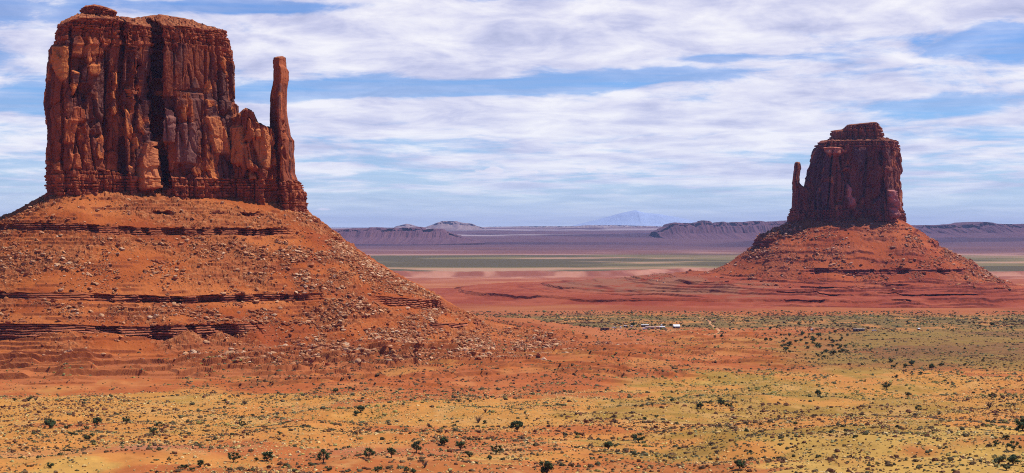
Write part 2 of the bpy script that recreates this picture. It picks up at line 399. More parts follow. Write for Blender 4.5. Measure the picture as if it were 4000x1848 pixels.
def cliff_wall(name, parent, ring, d_mid, base_py, rim_py, sil_l, sil_r, feats, crest, axis, seed=1, res=0.65, back=6.0, smooth=3.0,
               bed_top=None, bed_bot=None, calm=(), amp=1.0, cap_rings=16, dark=0.5, tone=(0.88, 0.64, 0.56), capn=1.9, front_dim=1.0, mat=None):
    """ring: (px, depth) plan outline, front traversed left to right; base/rim rows per px; silhouettes px per py"""
    pts = [((p-2000)/F*d, d) for p, d in ring]
    x, y, nx, ny, s = resample(pts, res, back, smooth)
    U = len(x); px0 = 2000+F*x/y
    zb = E+(HZ-interp(px0, base_py))/F*y - 14*res/0.65
    pr = px0
    for _ in range(3):                         # the rim row is read where the rim ends up
        ry = interp(pr, rim_py); pr = interp(ry, sil_l)+(px0-px0.min())/(px0.max()-px0.min())*(interp(ry, sil_r)-interp(ry, sil_l))
    zt = E+(HZ-interp(pr, rim_py))/F*np.minimum(y, d_mid+60*res/0.65)
    H = (zt-zb).max(); R = int(H/res)
    t = np.linspace(0, 1, R)[:, None]
    Z = zb+(zt-zb)*t
    X = np.broadcast_to(x, Z.shape).copy(); Y = np.broadcast_to(y, Z.shape).copy(); S = np.broadcast_to(s, Z.shape)
    py = HZ-(Z-E)*F/np.minimum(Y, d_mid+10)
    p0L, p0R = px0.min(), px0.max()
    L = interp(py, sil_l); Rr = interp(py, sil_r)
    PX = L+(px0-p0L)/(p0R-p0L)*(Rr-L)
    X = (PX-2000)*Y/F
    # relief -------------------------------------------------------
    m = res/0.65                               # metres per fine unit
    k = amp*m
    kc = np.ones_like(Z)
    for (ax_, ay_, bx_, by_, cv_) in calm: kc = kc*(1-cv_*ss(PX, ax_-15, ax_+15)*ss(PX, bx_+15, bx_-15)*ss(py, ay_-30, ay_+30)*ss(py, by_+30, by_-30))
    k = k*kc
    s1, e1, r1 = slabs(S+5*m*fbm(S/40/m, Z/90/m, 2, seed), Z, 15*m, 75*m, seed+1, 0.3)
    s2, e2, r2 = slabs(S, Z, 8.0*m, 30*m, seed+2, 0.28)
    s3, e3, r3 = slabs(S, Z, 3.4*m, 8*m, seed+3, 0.25)
    s4, e4, r4 = slabs(S, Z, 1.8*m, 3.2*m, seed+4, 0.3)
    pil = fbm(S/34/m, Z/300/m, 3, seed+9)
    d = k*(4.2*pil + 2.6*s1 + 1.3*s2 + 0.62*s3*(0.4+r2) + 0.28*s4)
    d = d - k*4.8*np.exp(-(e1/0.085)**2)*(vnoise(S/30/m, Z/40/m, seed+15) > 0.38) - k*1.9*np.exp(-(e2/0.09)**2)*(vnoise(S/14/m, Z/20/m, seed+16) > 0.5)
    bedm = np.zeros_like(Z)
    if bed_top is not None: bedm = np.maximum(bedm, ss(py+10*fbm(S/25/m, Z/25/m, 2, seed+20)-interp(PX, bed_top), 0, -16))
    if bed_bot is not None:
        bb = ss(py+7*fbm(S/18/m, Z/18/m, 2, seed+21)-interp(PX, bed_bot), 0, 7); bedm = np.maximum(bedm, bb)
    else: bb = np.zeros_like(Z)
    # thin beds
    zz = Z + 1.0*m*fbm(S/60/m, 0*S, 2, seed+30)
    th = 3.0*m; zq = zz/th+0.45*np.sin(zz/7.3/m)+0.4*np.sin(zz/3.9/m+1); lay = np.floor(zq); fr = zq-lay
    lo = _h(lay.astype(np.int64), 0*lay.astype(np.int64), seed+31)
    blk, eb, rb = slabs(S, lay*13.7+0.5, (2.2+3*lo)*m, 1.0, seed+32, 0.0)
    brk = ss(vnoise(S/9/m, lay*2.3, seed+33), 0.28, 0.55)         # a parting that opens and closes along the bed
    big, ebig, rbig = slabs(S, 0*S+0.5, 8.5*m, 1.0, seed+34, 0.0)
    dbed = m*(1.5*(lo-0.5) + 1.3*blk - 2.8*ss(fr, 0.36, 0.22)*(0.25+0.75*lo)*brk - 2.0*np.exp(-(eb/0.12)**2)*(rb > 0.4) - 4.2*(rbig > 0.82)*bb - 2.6*np.exp(-(ebig/0.09)**2)) + k*(2.6*pil + 1.4*s1 + 1.0*s2)
    d = d*(1-bedm)+dbed*bedm
    d = d + bb*2.0*m
    d = d + m*0.22*fbm(S/1.6/m, Z/1.6/m, 3, seed+40)
    # named features of the front ---------------------------------
    fm = ss(np.broadcast_to(ny, Z.shape), 0.25, -0.1)
    for ft in feats:
        if ft[0] == 'crack':
            _, path, hw, dep = ft[:4]
            yy = [q[1] for q in path]; xc = interp(py, [(q[1], q[0]) for q in path])
            jit = 0.35*hw*fbm(py/22, 0*py, 4, seed+int(path[0][0]))*2
            pr = np.clip(1-np.abs(PX-xc-jit)/hw, 0, 1)
            pr = np.minimum(1, pr*2.6)
            e = 14.0
            d = d - fm*dep*pr*ss(py, yy[0]-e*0.3, yy[0]+e)*ss(py, yy[-1]+e, yy[-1]-e)
        elif ft[0] == 'block':                  # a slab standing proud: polygon x-range per row
            _, path, out = ft[:3]
            l = interp(py, [(q[0], q[1]) for q in path]); r = interp(py, [(q[0], q[2]) for q in path])
            w = 11*fbm(PX/42, py/42, 4, seed+55)
            inn = ss(np.minimum(PX-l, r-PX)+w, -1.0, 4.0)*ss(py+w, path[0][0]-1, path[0][0]+5)*ss(py+w, path[-1][0]+6, path[-1][0]-6)
            d = d + fm*inn*(out - 0.35*d)
    dmask = d
    X = X+nx*d; Y = Y+ny*d
    # colour --------------------------------------------------------
    fresh = np.array((0.44, 0.145, 0.048)); varn = np.array((0.165, 0.082, 0.070)); brown = np.array((0.29, 0.098, 0.046)); org = np.array((0.70, 0.31, 0.10))
    v1 = fbm(S/22/m, Z/60/m, 4, seed+60); v2 = fbm(S/5/m, Z/40/m, 4, seed+61); v3 = fbm(S/12/m, Z/9/m, 4, seed+62)
    c = lerpc(brown, varn, ss(v1+0.5*v2+(r1-0.5)*0.9+(r2-.5)*.5+dark-0.5, -0.15, 0.45))
    c = lerpc(c, fresh, ss(v3*0.7+(r2-0.5)*0.9+(r3-0.5)*0.3-0.25*v1, 0.2, 0.55))
    c = lerpc(c, org, 0.8*ss((r3-0.5)+0.8*(r2-0.5)+v3*0.5, 0.45, 0.75))
    cb = lerpc((0.29, 0.095, 0.045), (0.42, 0.15, 0.065), lo) * (0.85+0.3*rb)[..., None]
    c = lerpc(c, cb, bedm*0.85)
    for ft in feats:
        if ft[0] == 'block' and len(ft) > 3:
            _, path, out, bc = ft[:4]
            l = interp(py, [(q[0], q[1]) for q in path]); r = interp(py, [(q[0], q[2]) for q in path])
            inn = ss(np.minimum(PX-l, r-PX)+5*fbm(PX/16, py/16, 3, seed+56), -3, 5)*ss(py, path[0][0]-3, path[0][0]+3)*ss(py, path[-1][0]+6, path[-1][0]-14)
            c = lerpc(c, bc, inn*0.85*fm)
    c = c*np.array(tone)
    # cap -------------------------------------------------------------
    ax = np.array([((p-2000)/F*dd, dd) for p, dd in axis]); A, B = ax[0], ax[1]; AB = B-A
    top = np.stack([X[-1], Y[-1]], -1); q = np.clip(((top-A)@AB)/(AB@AB), 0, 1); T = A+q[:, None]*AB
    tpx = 2000+F*T[:, 0]/T[:, 1]; tz = E+(HZ-interp(tpx, crest))/F*T[:, 1]
    Xs, Ys, Zs, Cs = [X], [Y], [Z], [c]
    for i in range(1, cap_rings+1):
        f = i/cap_rings; f1 = f**1.25
        cx = X[-1]*(1-f1)+T[:, 0]*f1; cy = Y[-1]*(1-f1)+T[:, 1]*f1
        stp = np.floor(f*6)/6*0.6+f*0.4
        cz = Z[-1]*(1-stp)+tz*stp + capn*m*(0.9*fbm(cx/5/m, cy/5/m, 3, seed+70) + 0.5*slabs(cx, cy, 3*m, 3*m, seed+71)[0])*min(1, 3*f)*(1 if i < cap_rings else 0.3)
        Xs.append(cx[None]); Ys.append(cy[None]); Zs.append(cz[None])
        cc = lerpc((0.27, 0.095, 0.038), (0.46, 0.22, 0.095), ss(fbm(cx/4/m, cy/4/m, 3, seed+72), -0.15, 0.3))*np.array(tone); Cs.append(cc[None])
    V = np.stack([np.vstack(Xs), np.vstack(Ys), np.vstack(Zs)], -1); C = np.concatenate(Cs, 0)
    RR = V.shape[0]
    f = grid_faces(RR, U, True)
    V = V.reshape(-1, 3); C = C.reshape(-1, 3)
    return link(name, new_mesh(name, V-np.array(parent.location), f, C), mat or M_CLIFF, parent)

butte_w = empty('butte', (-350, 1500, E-100))
tag(butte_w, 'tall broad sandstone butte with a thin thumb spire at its right end', 'butte')

# ---- the large block of the near butte
sil_l = [(-100, 262), (60, 258), (64, 256), (75, 246), (87, 236), (110, 228), (124, 222), (151, 217), (172, 219), (180, 205), (198, 200), (269, 192), (330, 186), (400, 180), (450, 181), (470, 186), (600, 191), (700, 194), (760, 196), (900, 198)]
sil_r = [(-100, 880), (112, 880), (122, 886), (143, 893), (181, 902), (269, 905), (361, 908), (383, 910), (392, 926), (500, 930), (660, 940), (700, 955), (900, 960)]
ringW = [(196, 1462), (203, 1436), (232, 1424), (300, 1430), (400, 1444), (470, 1452), (478, 1462), (492, 1462), (498, 1452), (540, 1460), (583, 1466), (592, 1490), (622, 1492), (634, 1470),
         (660, 1470), (760, 1484), (850, 1500), (900, 1512), (936, 1530), (925, 1560), (880, 1640), (560, 1640), (300, 1600), (222, 1540)]
basep = [(190, 752), (318, 755), (465, 760), (675, 772), (780, 786), (900, 784), (1000, 790), (1035, 792), (1127, 817), (1200, 824)]
rimp = [(190, 105), (236, 96), (280, 78), (320, 70), (450, 72), (465, 78), (490, 84), (560, 98), (585, 110), (625, 110), (640, 97), (700, 100), (780, 110), (830, 117), (885, 118), (910, 126), (940, 150)]
crestp = [(190, 88), (256, 66), (320, 46), (400, 50), (460, 64), (500, 66), (536, 74), (556, 66), (620, 57), (705, 68), (747, 76), (785, 95), (823, 112), (900, 130)]
ORG = (0.72, 0.32, 0.10); GREY = (0.27, 0.155, 0.135)
featsW = [
    ('crack', [(612, 95), (616, 200), (613, 400), (612, 560), (622, 650), (628, 730)], 27, 15.0),
    ('crack', [(612, 560), (622, 650), (632, 760)], 12, 7.0),
    ('crack', [(545, 235), (556, 320), (566, 420), (574, 505)], 17, 9.0),
    ('crack', [(474, 85), (482, 200), (480, 300), (484, 450)], 8, 7.0),
    ('crack', [(486, 450), (478, 560), (484, 660)], 5, 4.0),
    ('crack', [(838, 135), (846, 250), (852, 370), (859, 485)], 6.5, 7.0),
    ('crack', [(868, 140), (878, 300)], 6, 5.0),
    ('crack', [(272, 95), (276, 160), (274, 230), (272, 330)], 7, 5.5),
    ('crack', [(414, 215), (420, 300), (412, 420), (420, 520)], 7, 4.0),
    ('crack', [(736, 250), (744, 300), (750, 340)], 5, 3.5),
    ('crack', [(530, 240), (535, 400), (520, 560), (516, 640)], 5, 3.5),
    ('crack', [(655, 620), (662, 700), (680, 770)], 7, 5.0),
    ('crack', [(905, 600), (890, 690)], 6, 4.0), ('crack', [(418, 190), (424, 400), (415, 640)], 12, 4.5), ('crack', [(332, 330), (322, 450), (318, 620)], 11, 3.5), ('crack', [(512, 100), (508, 250), (504, 430)], 9, 4.5),
    ('crack', [(702, 420), (708, 560), (714, 670)], 8, 3.5), ('crack', [(786, 540), (792, 690)], 7, 3.5), ('crack', [(240, 330), (244, 520), (238, 650)], 7, 3.5), ('crack', [(800, 160), (806, 330), (798, 470)], 5, 2.5), ('crack', [(680, 130), (684, 330)], 4, 2.5),
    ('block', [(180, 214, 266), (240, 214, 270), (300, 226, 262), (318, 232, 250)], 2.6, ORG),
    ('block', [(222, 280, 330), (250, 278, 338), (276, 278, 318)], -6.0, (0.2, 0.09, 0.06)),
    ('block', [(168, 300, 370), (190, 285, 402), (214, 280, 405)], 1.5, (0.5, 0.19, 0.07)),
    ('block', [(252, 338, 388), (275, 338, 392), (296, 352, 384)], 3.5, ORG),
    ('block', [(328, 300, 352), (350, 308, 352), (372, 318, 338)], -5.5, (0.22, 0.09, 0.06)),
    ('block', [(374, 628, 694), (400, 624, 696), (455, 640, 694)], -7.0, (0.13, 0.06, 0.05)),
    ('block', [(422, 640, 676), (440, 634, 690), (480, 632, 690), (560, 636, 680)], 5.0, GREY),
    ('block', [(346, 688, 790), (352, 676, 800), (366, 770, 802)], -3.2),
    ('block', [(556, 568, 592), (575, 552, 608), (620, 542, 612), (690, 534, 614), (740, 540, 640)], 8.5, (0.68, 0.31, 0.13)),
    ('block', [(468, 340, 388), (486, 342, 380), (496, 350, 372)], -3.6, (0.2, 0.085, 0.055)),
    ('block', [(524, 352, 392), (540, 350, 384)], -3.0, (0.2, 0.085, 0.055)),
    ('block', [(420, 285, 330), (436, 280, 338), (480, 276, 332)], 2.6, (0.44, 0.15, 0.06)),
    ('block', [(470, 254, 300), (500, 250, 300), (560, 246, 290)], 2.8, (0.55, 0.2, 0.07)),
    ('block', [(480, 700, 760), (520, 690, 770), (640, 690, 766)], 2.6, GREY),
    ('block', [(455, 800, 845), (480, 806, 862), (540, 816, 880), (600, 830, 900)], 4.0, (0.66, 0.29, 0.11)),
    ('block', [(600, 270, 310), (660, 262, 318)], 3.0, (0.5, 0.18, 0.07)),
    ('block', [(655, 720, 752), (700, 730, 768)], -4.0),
]
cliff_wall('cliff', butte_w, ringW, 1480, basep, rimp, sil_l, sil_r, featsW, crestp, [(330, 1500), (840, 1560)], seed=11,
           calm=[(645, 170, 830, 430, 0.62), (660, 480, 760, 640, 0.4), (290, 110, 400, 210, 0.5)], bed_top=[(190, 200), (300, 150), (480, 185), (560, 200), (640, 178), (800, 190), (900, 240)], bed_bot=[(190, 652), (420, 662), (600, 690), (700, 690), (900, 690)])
# ---- caprock remnant on its left end
cliff_wall('caprock', butte_w, [(312, 1470), (340, 1462), (400, 1462), (452, 1470), (464, 1485), (440, 1520), (330, 1520)], 1468,
           [(300, 74), (470, 74)], [(300, 36), (318, 30), (325, 27), (365, 21), (412, 29), (440, 40), (470, 52)],
           [(-50, 326), (27, 321), (34, 318), (50, 312), (60, 306), (80, 300)], [(-50, 462), (48, 464), (52, 462), (64, 456), (80, 462)], [], [(300, 34), (330, 24), (365, 17), (412, 26), (470, 50)], [(350, 1492), (430, 1494)], seed=23, res=0.6,
           bed_top=[(0, 500), (1000, 500)], smooth=1.5, cap_rings=8, capn=0.5, amp=0.5)
# ---- broken shoulder between block and thumb
featsS = [
    ('crack', [(962, 545), (966, 640), (972, 720)], 8, 6.0), ('crack', [(1052, 600), (1056, 680), (1062, 760)], 6, 5.0),
    ('block', [(540, 985, 1012), (580, 968, 1022), (620, 975, 1022), (650, 1000, 1018)], -6.5, (0.30, 0.115, 0.06)),
    ('block', [(500, 975, 1030), (545, 985, 1050), (620, 1010, 1050), (660, 1020, 1050)], 3.0, (0.68, 0.31, 0.12)),
    ('block', [(560, 955, 972), (640, 960, 985), (660, 965, 990)], 2.5, (0.66, 0.30, 0.12)),
    ('block', [(490, 905, 950), (560, 900, 955), (640, 905, 950)], 3.0, (0.64, 0.29, 0.11)),
]
cliff_wall('shoulder', butte_w, [(880, 1520), (905, 1506), (950, 1502), (1010, 1506), (1062, 1518), (1082, 1534), (1070, 1580), (980, 1600), (900, 1590)], 1512, basep,
           [(880, 470), (912, 462), (924, 445), (942, 450), (950, 430), (962, 427), (990, 438), (998, 478), (1015, 492), (1035, 502), (1050, 506), (1060, 502), (1090, 510)],
           [(300, 905), (500, 900), (700, 885), (900, 880)], [(300, 1062), (490, 1066), (540, 1072), (700, 1080), (900, 1085)], featsS,
           [(880, 465), (930, 445), (955, 424), (990, 437), (998, 475), (1035, 500), (1060, 498), (1090, 505)], [(930, 1545), (1045, 1552)], seed=31, bed_bot=[(880, 690), (1100, 705)], amp=1.1, dark=0.2, cap_rings=10)
# ---- the thumb
featsT = [('crack', [(1108, 470), (1106, 560), (1112, 620)], 7, 3.5), ('block', [(236, 1060, 1140), (252, 1060, 1140), (262, 1060, 1140)], -0.8),
          ('block', [(225, 1060, 1140), (330, 1060, 1140)], 0.0, (0.46, 0.165, 0.065)), ('crack', [(1092, 560), (1084, 640), (1090, 740)], 6, 4)]
cliff_wall('spire', butte_w, [(1057, 1552), (1080, 1530), (1118, 1512), (1150, 1522), (1180, 1542), (1196, 1562), (1170, 1590), (1100, 1596), (1062, 1580)], 1522, basep,
           [(1040, 226), (1210, 226)],
           [(-50, 1073), (221, 1073), (226, 1069), (252, 1066), (262, 1070), (303, 1070), (366, 1061), (500, 1059), (560, 1060), (700, 1056), (900, 1050)],
           [(-50, 1117), (221, 1118), (252, 1119), (262, 1126), (269, 1129), (303, 1130), (336, 1124), (420, 1122), (461, 1127), (526, 1139), (544, 1152), (673, 1155), (701, 1168), (734, 1178), (757, 1193), (817, 1196), (900, 1200)],
           featsT, [(1040, 220), (1075, 222), (1100, 219), (1210, 222)], [(1084, 1546), (1104, 1548)], seed=43, bed_bot=[(1050, 705), (1200, 700)], amp=0.32, smooth=2.5, cap_rings=6, capn=0.4, dark=0.35, res=0.6)

# ------------------------------------------------------------------ talus
PROTO_TALUS = {}
def talus(name, parent, ring, prof, segs, ledges, seed, res, smooth=25.0, m=1.0, tint=(0.86, 0.72, 0.62), cones=None, cols_mul=1.0, extra=None, reg=None):
    """ring: plan outline at the cliff foot; prof: dict F/R/L/B -> list of (distance out, height above eye); ledges: {segment index: strength(px-like function)}"""
    pts = [((p-2000)/F*d, d) for p, d in ring]
    x, y, nx, ny, s = resample(pts, res, 9*m, smooth)
    # spread the columns: fans need more of them than the straight runs
    U0 = len(x)
    ang = np.unwrap(np.arctan2(nx, -ny)); step = np.hypot(np.roll(x, -1)-x, np.roll(y, -1)-y) + 120*m*np.abs(np.diff(np.append(ang, ang[0]+2*math.pi*round((ang[-1]-ang[0])/(2*math.pi)) if abs(ang[-1]-ang[0]) > 3 else ang[0])))
    dens = np.where(ny < 0.3, 1.0, 0.13)
    acc = np.concatenate([[0], np.cumsum(step*dens)]); U = int(acc[-1]/res*cols_mul)
    ii = np.interp(np.arange(U)*acc[-1]/U, acc[:-1], np.arange(U0))
    def rs(v):
        i0 = ii.astype(int) % U0; i1 = (i0+1) % U0; f = ii-ii.astype(int); return v[i0]*(1-f)+v[i1]*f
    x, y, nx, ny = rs(x), rs(y), rs(nx), rs(ny); l = np.hypot(nx, ny); nx /= l; ny /= l
    wR = np.clip(nx, 0, 1)**2; wL = np.clip(-nx, 0, 1)**2; wF = np.clip(-ny, 0, 1)**2; wB = np.clip(ny, 0, 1)**2
    K = len(prof['F'])
    q = sum(w[None]*np.array([p[0] for p in prof[k]])[:, None] for w, k in ((wF, 'F'), (wR, 'R'), (wL, 'L'), (wB, 'B')))
    h = sum(w[None]*np.array([p[1] for p in prof[k]])[:, None] for w, k in ((wF, 'F'), (wR, 'R'), (wL, 'L'), (wB, 'B')))
    # broad lobes and hollows
    a = np.arctan2(nx, -ny); sx = np.cumsum(np.hypot(np.diff(np.append(x, x[0])), np.diff(np.append(y, y[0]))) + 60*m*np.abs(np.gradient(np.unwrap(a))))
    ks = np.arange(K)[:, None]/K
    q = q*(1 + 0.07*fbm(sx[None]/55/m, ks*2, 3, seed)*np.minimum(1, np.arange(K)[:, None]/3))
    h = h + m*1.6*fbm(sx[None]/45/m, ks*3, 2, seed+1)
    strength = np.zeros((K, U))
    for kseg, fn in ledges.items():
        st = np.clip(fn(nx, ny, sx, 2000+F*x/y), 0, 1); strength[kseg] = st
        hh = h[kseg]-h[kseg+1]
        mid = (q[kseg]+q[kseg+1])/2
        w0 = 0.17*hh; w1 = 0.85*hh
        wd = w0*st + w1*(1-st)
        q[kseg] = mid-wd; q[kseg+1] = mid+wd
        if cones and kseg in cones:
            c0 = 1-np.abs(((sx/cones[kseg][1]/m + 0.8*fbm(sx/40/m, 0*sx, 2, seed+7)) % 1.0)*2-1)
            cn = c0**1.2*(0.45+0.75*vnoise(sx/30/m, 0*sx, seed+8)); up = cones[kseg][0]*cn*hh*st
            h[kseg+1] += up; q[kseg+1] += 0.03*up
    q = np.maximum.accumulate(q, 0)
    rows_q, rows_h, rows_l, rows_u = [], [], [], []
    for k in range(K-1):
        n = segs[k]
        for i in range(n):
            f = i/n
            rows_q.append(q[k]*(1-f)+q[k+1]*f); rows_h.append(h[k]*(1-f)+h[k+1]*f); rows_l.append(strength[k] if 0 < i else strength[k]*0.5); rows_u.append(strength[k]*ss(np.array(f), 0.02, 0.2)*ss(np.array(f), 1.05, 0.75)*np.clip((h[k]-h[k+1])*0.42, 0, 5*m))
    rows_q.append(q[-1]); rows_h.append(h[-1]); rows_l.append(strength[-1]); rows_u.append(strength[-1]*0)
    Q = np.array(rows_q); Hh = np.array(rows_h); Ld = np.array(rows_l); Uc = np.array(rows_u)
    SX = sx[None]+0*Q
    PX0 = x+nx*Q; PY0 = y+ny*Q
    SA = SX + 0.35*Q*np.sin(3*a)[None]*0    # lateral coordinate
    slope = -np.gradient(Hh, axis=0)/np.maximum(np.gradient(Q, axis=0), 0.05); flat = ss(slope, 0.08, 0.3)*(1-Ld)
    # rubble, gullies and thin strata
    gul = fbm(SA/11/m, Q/70/m, 3, seed+11); rid = 1-np.abs(gul)*2.2
    hz = -0.4*m*np.clip(rid, 0, 1)**3*ss(Q, 15*m, 50*m)*flat
    u1, ue, ur = slabs(PX0, PY0*0.7+Hh, 5.5*m, 4.0*m, seed+12, 0.3)
    u2, ue2, ur2 = slabs(PX0, PY0*0.7+Hh, 2.4*m, 1.9*m, seed+13, 0.3)
    rub = vnoise(PX0/38/m, (PY0+Hh)/38/m, seed+14)
    hz += flat*m*(1.0 if m < 1.5 else 0.55)*(1.5*np.clip(u1, -0.25, 1)*ss(rub, 0.42, 0.70) + 0.95*np.clip(u2, -0.3, 1)*(0.15+0.95*ss(rub, 0.25, 0.7)))
    hz += m*0.25*fbm(PX0/1.5/m, PY0/1.5/m, 3, seed+15)*(1-Ld)
    hz += m*0.8*fbm(PX0/24/m, PY0/24/m, 3, seed+16)*ss(Q, 0, 30*m)
    Zw = E+Hh+hz
    lam = 3.1*m; ph = (Zw+1.6*m*fbm(SX/70/m, 0*SX, 2, seed+17))/lam; fr = ph-np.floor(ph)
    tm = ss(vnoise(SX/45/m, np.floor(ph)*3.7, seed+18), 0.58, 0.72)*(1-Ld)*ss(vnoise(SX/9/m, np.floor(ph)*2.1, seed+19), 0.3, 0.5)
    pw = np.clip(slope, 0.03, 0.8)
    Zw = Zw + tm*lam*(ss(fr, 0.25, 0.75)-fr)*0.85*ss(slope, 0.02, 0.1)
    # ledge faces: beds, joints, deep bays
    blk, eb, rb = slabs(SX, Zw, 4.2*m, 1.7*m, seed+20, 0.15)
    bay = fbm(SX/12/m, 0*SX, 3, seed+21)
    lz = Zw/1.9/m; bl = np.floor(lz); bf = lz-bl; blr = _h(bl.astype(np.int64), bl.astype(np.int64)*0, seed+22)
    bw = 1+0.5*(blr-0.5)
    jr = slabs(SX+1.5*blk, 0*SX, 6.5*m, 1, seed+23, 0)[2]
    dq = -0.2*Uc + Ld*m*(1.9*bay + 1.9*(blr-0.5) + 0.8*blk - 2.2*ss(bf, 0.42, 0.3)*bw - 6.0*(jr > 0.80) - 3.5*(jr < 0.14))
    # the rim above leans over a little
    Xw = x+nx*(Q+dq); Yw = y+ny*(Q+dq)
    base = lerpc((0.38, 0.098, 0.022), (0.47, 0.145, 0.036), ss(fbm(PX0/30/m, (PY0+Hh)/30/m, 4, seed+30), -0.4, 0.5))
    big = fbm(PX0/75/m, (PY0+1.5*Hh)/60/m, 3, seed+31)
    base = lerpc(base, (0.31, 0.070, 0.018), 0.75*ss(big, 0.08, 0.4)); base = lerpc(base, (0.54, 0.19, 0.055), 0.7*ss(big, -0.08, -0.4))
    base = lerpc(base, (0.42, 0.155, 0.060), 0.6*ss(rub, 0.45, 0.8))
    base = lerpc(base, (0.58, 0.28, 0.12), 0.6*flat*ss(u2+0.4*u1, 0.55, 0.9)*ss(rub, 0.3, 0.6))
    face = lerpc((0.27, 0.090, 0.050), (0.48, 0.20, 0.115), blr)
    c = lerpc(base, face*np.array((1.08, 1.0, 0.95)), Ld)
    c = lerpc(c, (0.28, 0.078, 0.030), 0.8*tm*ss(fr, .3, .45)*ss(fr, .9, .75))
    if extra is not None: Zw, c = extra(Xw, Yw, Zw, c, Q, SX)
    c = c*np.array(tint)
    V = np.stack([Xw, Yw, Zw], -1)
    if reg is not None: PROTO_TALUS[reg] = (V, Ld, slope, Q)
    f = grid_faces(V.shape[0], U, True)
    me = new_mesh(name, V.reshape(-1, 3)-np.array(parent.location), f[:, ::-1], c.reshape(-1, 3))
    return link(name, me, M_TALUS, parent)

pF = [(-25, 40), (0, 30.5), (25, 17.3), (26.5, 13.6), (50, 3), (53, -4.5), (98, -30), (143, -53.5), (146, -59), (182, -76.5), (188, -91), (206, -98.5), (250, -101.8), (330, -105), (430, -107.5), (520, -118)]
pR = [(-25, 24), (0, 14), (15, 4.6), (17, 1.6), (36, -12), (39, -17), (75, -40), (136, -70), (141, -80), (170, -91), (174, -95), (198, -99.5), (232, -108), (285, -117), (350, -122), (440, -132)]
pL = [(-25, 40), (0, 30.5), (25, 17.3), (26.5, 13.6), (52, 3), (55, -3.5), (98, -28), (143, -51.5), (146, -57), (182, -75), (188, -88), (206, -98), (250, -101.8), (330, -105), (430, -107.5), (520, -118)]
ringTW = [(180, 1470), (200, 1428), (300, 1428), (500, 1446), (700, 1470), (900, 1496), (1060, 1519), (1160, 1538), (1198, 1558), (1190, 1590), (1080, 1610), (900, 1640), (560, 1650), (300, 1610), (215, 1550)]
def l0(nx, ny, s, px): return ss(px, 520, 620)*ss(px, 1000, 930)*ss(vnoise(s/15, 0*s, 104), 0.25, 0.4)+0.8*ss(nx, .8, .95)
def lA(nx, ny, s, px): return ss(px, 1090, 980)*(0.72+0.4*ss(vnoise(s/14, 0*s, 101), 0.25, 0.5)) + 0.75*ss(nx, 0.8, 0.95)
def lB(nx, ny, s, px): return ss(px, 1050, 920)*(0.66+0.45*ss(vnoise(s/16, 0*s, 102), 0.3, 0.5)) + 1.1*ss(nx, 0.62, 0.74)*ss(ny, -0.02, -0.15)
def lC(nx, ny, s, px): return ss(px, 800, 640)*1.0 + 1.0*ss(nx, 0.70, 0.80)*ss(ny, -0.02, -0.15)*ss(vnoise(s/22, 0*s, 103), 0.25, 0.45)
def wledges(Xw, Yw, Zw, c, Q, SX):
    # thin ledges that step down over the apron
    n = fbm(SX/90, Q/60, 3, 301)
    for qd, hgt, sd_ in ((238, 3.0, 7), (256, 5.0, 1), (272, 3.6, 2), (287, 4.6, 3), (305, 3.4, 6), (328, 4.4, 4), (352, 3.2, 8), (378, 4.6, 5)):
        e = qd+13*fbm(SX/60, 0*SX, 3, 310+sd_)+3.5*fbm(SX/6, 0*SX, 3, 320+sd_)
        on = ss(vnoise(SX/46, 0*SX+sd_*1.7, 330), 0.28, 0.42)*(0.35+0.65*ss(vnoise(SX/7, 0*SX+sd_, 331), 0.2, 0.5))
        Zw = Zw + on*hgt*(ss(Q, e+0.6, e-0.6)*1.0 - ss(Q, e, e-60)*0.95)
        c = lerpc(c, (0.27, 0.075, 0.03), 0.85*on*ss(Q, e+4.0, e+2.0)*ss(Q, e-0.9, e-0.2))  # strata red, with shade under each lip put into the colour
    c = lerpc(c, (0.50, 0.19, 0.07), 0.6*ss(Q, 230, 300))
    return Zw, c
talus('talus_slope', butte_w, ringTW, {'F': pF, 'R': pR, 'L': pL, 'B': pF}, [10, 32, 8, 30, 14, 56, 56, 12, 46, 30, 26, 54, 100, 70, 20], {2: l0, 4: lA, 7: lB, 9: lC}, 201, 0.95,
      cones={9: (0.95, 36.0)}, extra=wledges, reg='W')

